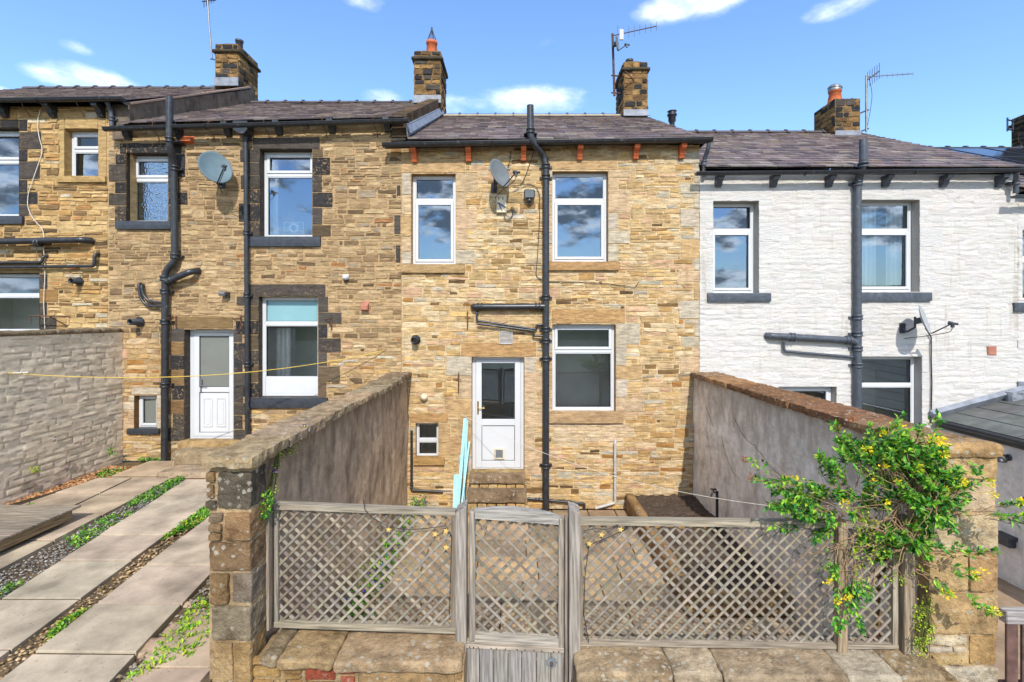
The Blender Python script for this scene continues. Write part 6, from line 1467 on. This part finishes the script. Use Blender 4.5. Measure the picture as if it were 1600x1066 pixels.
# ------------------------------------------------------------------ sky, sun, camera
SUN = Vector((-.095, 1.12, -1.0)).normalized()                         # direction the light travels
elev = math.asin(-SUN.z)
world = bpy.data.worlds.new('World'); SC.world = world; world.use_nodes = True
nt = world.node_tree; bg_ = nt.nodes['Background']; nt.nodes.remove
sky = nt.nodes.new('ShaderNodeTexSky'); sky.sky_type = 'NISHITA'; sky.sun_disc = False; sky.sun_elevation = elev; sky.sun_rotation = math.atan2(-SUN.x, -SUN.y); sky.air_density = 1.2; sky.dust_density = .4; sky.ozone_density = 2.5
SKYS = .15
def wn(t, **k):
    n = nt.nodes.new(t)
    for a, b in k.items(): setattr(n, a, b)
    return n
def wm(op, a, b=None, c=None):
    n = wn('ShaderNodeMath', operation=op)
    for i, v in enumerate((a, b, c)):
        if v is None: continue
        if isinstance(v, (int, float)): n.inputs[i].default_value = v
        else: nt.links.new(v, n.inputs[i])
    return n.outputs[0]
tc = wn('ShaderNodeTexCoord'); sp = wn('ShaderNodeSeparateXYZ'); nt.links.new(tc.outputs['Generated'], sp.inputs[0]); dx, dy, dz = sp.outputs
az = wm('ARCTAN2', dx, dy); el = wm('ARCSINE', dz)
def wnoise(vec, s, det=6, r=.6):
    n = wn('ShaderNodeTexNoise'); n.inputs['Scale'].default_value = s; n.inputs['Detail'].default_value = det; n.inputs['Roughness'].default_value = r; nt.links.new(vec, n.inputs['Vector']); return n.outputs['Fac']
mp = wn('ShaderNodeMapping'); mp.inputs['Scale'].default_value = (1, 1, 2.3); nt.links.new(tc.outputs['Generated'], mp.inputs['Vector'])
n1 = wnoise(mp.outputs[0], 9, 8, .62); n2 = wnoise(mp.outputs[0], 7, 8, .6)
tot = None
for (px, py, rx, ry, a) in ((150, 128, 105, 24, 1.), (92, 122, 70, 16, .9), (0, 148, 60, 14, .8), (830, 157, 100, 23, 1.), (760, 160, 80, 12, .6), (600, 157, 46, 16, .7), (1085, 4, 105, 26, .95), (1320, 8, 80, 18, .6), (118, 74, 36, 11, .35), (570, 2, 40, 14, .6), (705, 168, 30, 22, .5), (845, 66, 26, 9, .25), (258, 100, 22, 12, .3), (1150, 192, 60, 8, .15)):
    a0 = math.atan2(px - CX, F); hyp = math.hypot(px - CX, F); e0 = math.atan2(CY - py, hyp); ra = rx / F * math.cos(a0) ** 2; re = ry / hyp
    q = wm('ADD', wm('POWER', wm('DIVIDE', wm('SUBTRACT', az, a0), ra), 2), wm('POWER', wm('DIVIDE', wm('SUBTRACT', el, e0), re), 2))
    v = wm('MULTIPLY', wm('MAXIMUM', wm('SUBTRACT', 1.15, q), 0), a); tot = v if tot is None else wm('MAXIMUM', tot, v)
def mr(v, a, b, c, d):
    n = wn('ShaderNodeMapRange', interpolation_type='SMOOTHSTEP'); nt.links.new(v, n.inputs[0])
    for i, x in enumerate((a, b, c, d)): n.inputs[i + 1].default_value = x
    return n.outputs[0]
front = mr(wm('ADD', wm('MULTIPLY', tot, .62), wm('MULTIPLY', wm('SUBTRACT', n1, .5), 1.0)), .1, 1.05, 0, .95)
front = wm('MULTIPLY', front, mr(tot, 0, .25, 0, 1))
back = wm('MULTIPLY', mr(n2, .46, .56, 0, .95), mr(dy, -.2, .05, 1, 0))
back = wm('MULTIPLY', back, mr(dz, .0, .06, 0, 1))
mask = wm('MAXIMUM', front, back)
tint = wn('ShaderNodeMix', data_type='RGBA', blend_type='MULTIPLY'); tint.inputs[0].default_value = 1; nt.links.new(sky.outputs[0], tint.inputs[6]); tint.inputs[7].default_value = (.69, .82, .99, 1)
cmix = wn('ShaderNodeMix', data_type='RGBA'); nt.links.new(mask, cmix.inputs[0]); nt.links.new(tint.outputs[2], cmix.inputs[6])
shade = wn('ShaderNodeMix', data_type='RGBA'); nt.links.new(mr(n1, .35, .7, 0, 1), shade.inputs[0]); shade.inputs[6].default_value = (4.2, 4.6, 5.2, 1); shade.inputs[7].default_value = (8.2, 8.2, 8.4, 1)
sh2 = wn('ShaderNodeMix', data_type='RGBA'); nt.links.new(mr(wnoise(mp.outputs[0], 13, 6, .6), .42, .6, 0, 1), sh2.inputs[0]); sh2.inputs[6].default_value = (1.3, 1.6, 2.0, 1); sh2.inputs[7].default_value = (9.5, 9.6, 9.8, 1)
pickc = wn('ShaderNodeMix', data_type='RGBA'); nt.links.new(mr(dy, -.1, .05, 1, 0), pickc.inputs[0]); nt.links.new(shade.outputs[2], pickc.inputs[6]); nt.links.new(sh2.outputs[2], pickc.inputs[7])
nt.links.new(pickc.outputs[2], cmix.inputs[7]); nt.links.new(cmix.outputs[2], bg_.inputs['Color']); bg_.inputs['Strength'].default_value = SKYS
sl = bpy.data.lights.new('sun', 'SUN'); sl.energy = 2.5; sl.angle = rad(.5); sl.color = (1., .95, .87); so = bpy.data.objects.new('sun', sl); COL.objects.link(so); so.rotation_euler = SUN.to_track_quat('-Z', 'Y').to_euler(); so.location = (5, -20, 20)
cam = bpy.data.cameras.new('camera'); cam.sensor_width = 36; cam.lens = F / 1600 * 36; cam.shift_x = (800 - CX) / 1600; cam.shift_y = -(533 - CY) / 1600; cam.clip_end = 2000; cam.clip_start = .05
co = bpy.data.objects.new('camera', cam); COL.objects.link(co); co.location = (0, 0, CAMZ); co.rotation_euler = (rad(90), 0, 0); SC.camera = co
vs_ = SC.view_settings; vs_.view_transform = 'Standard'; vs_.look = 'None'; vs_.exposure = 1.0; vs_.gamma = 1
SC.cycles.use_denoising = True
SC.cycles.max_bounces = 6; SC.cycles.transparent_max_bounces = 12
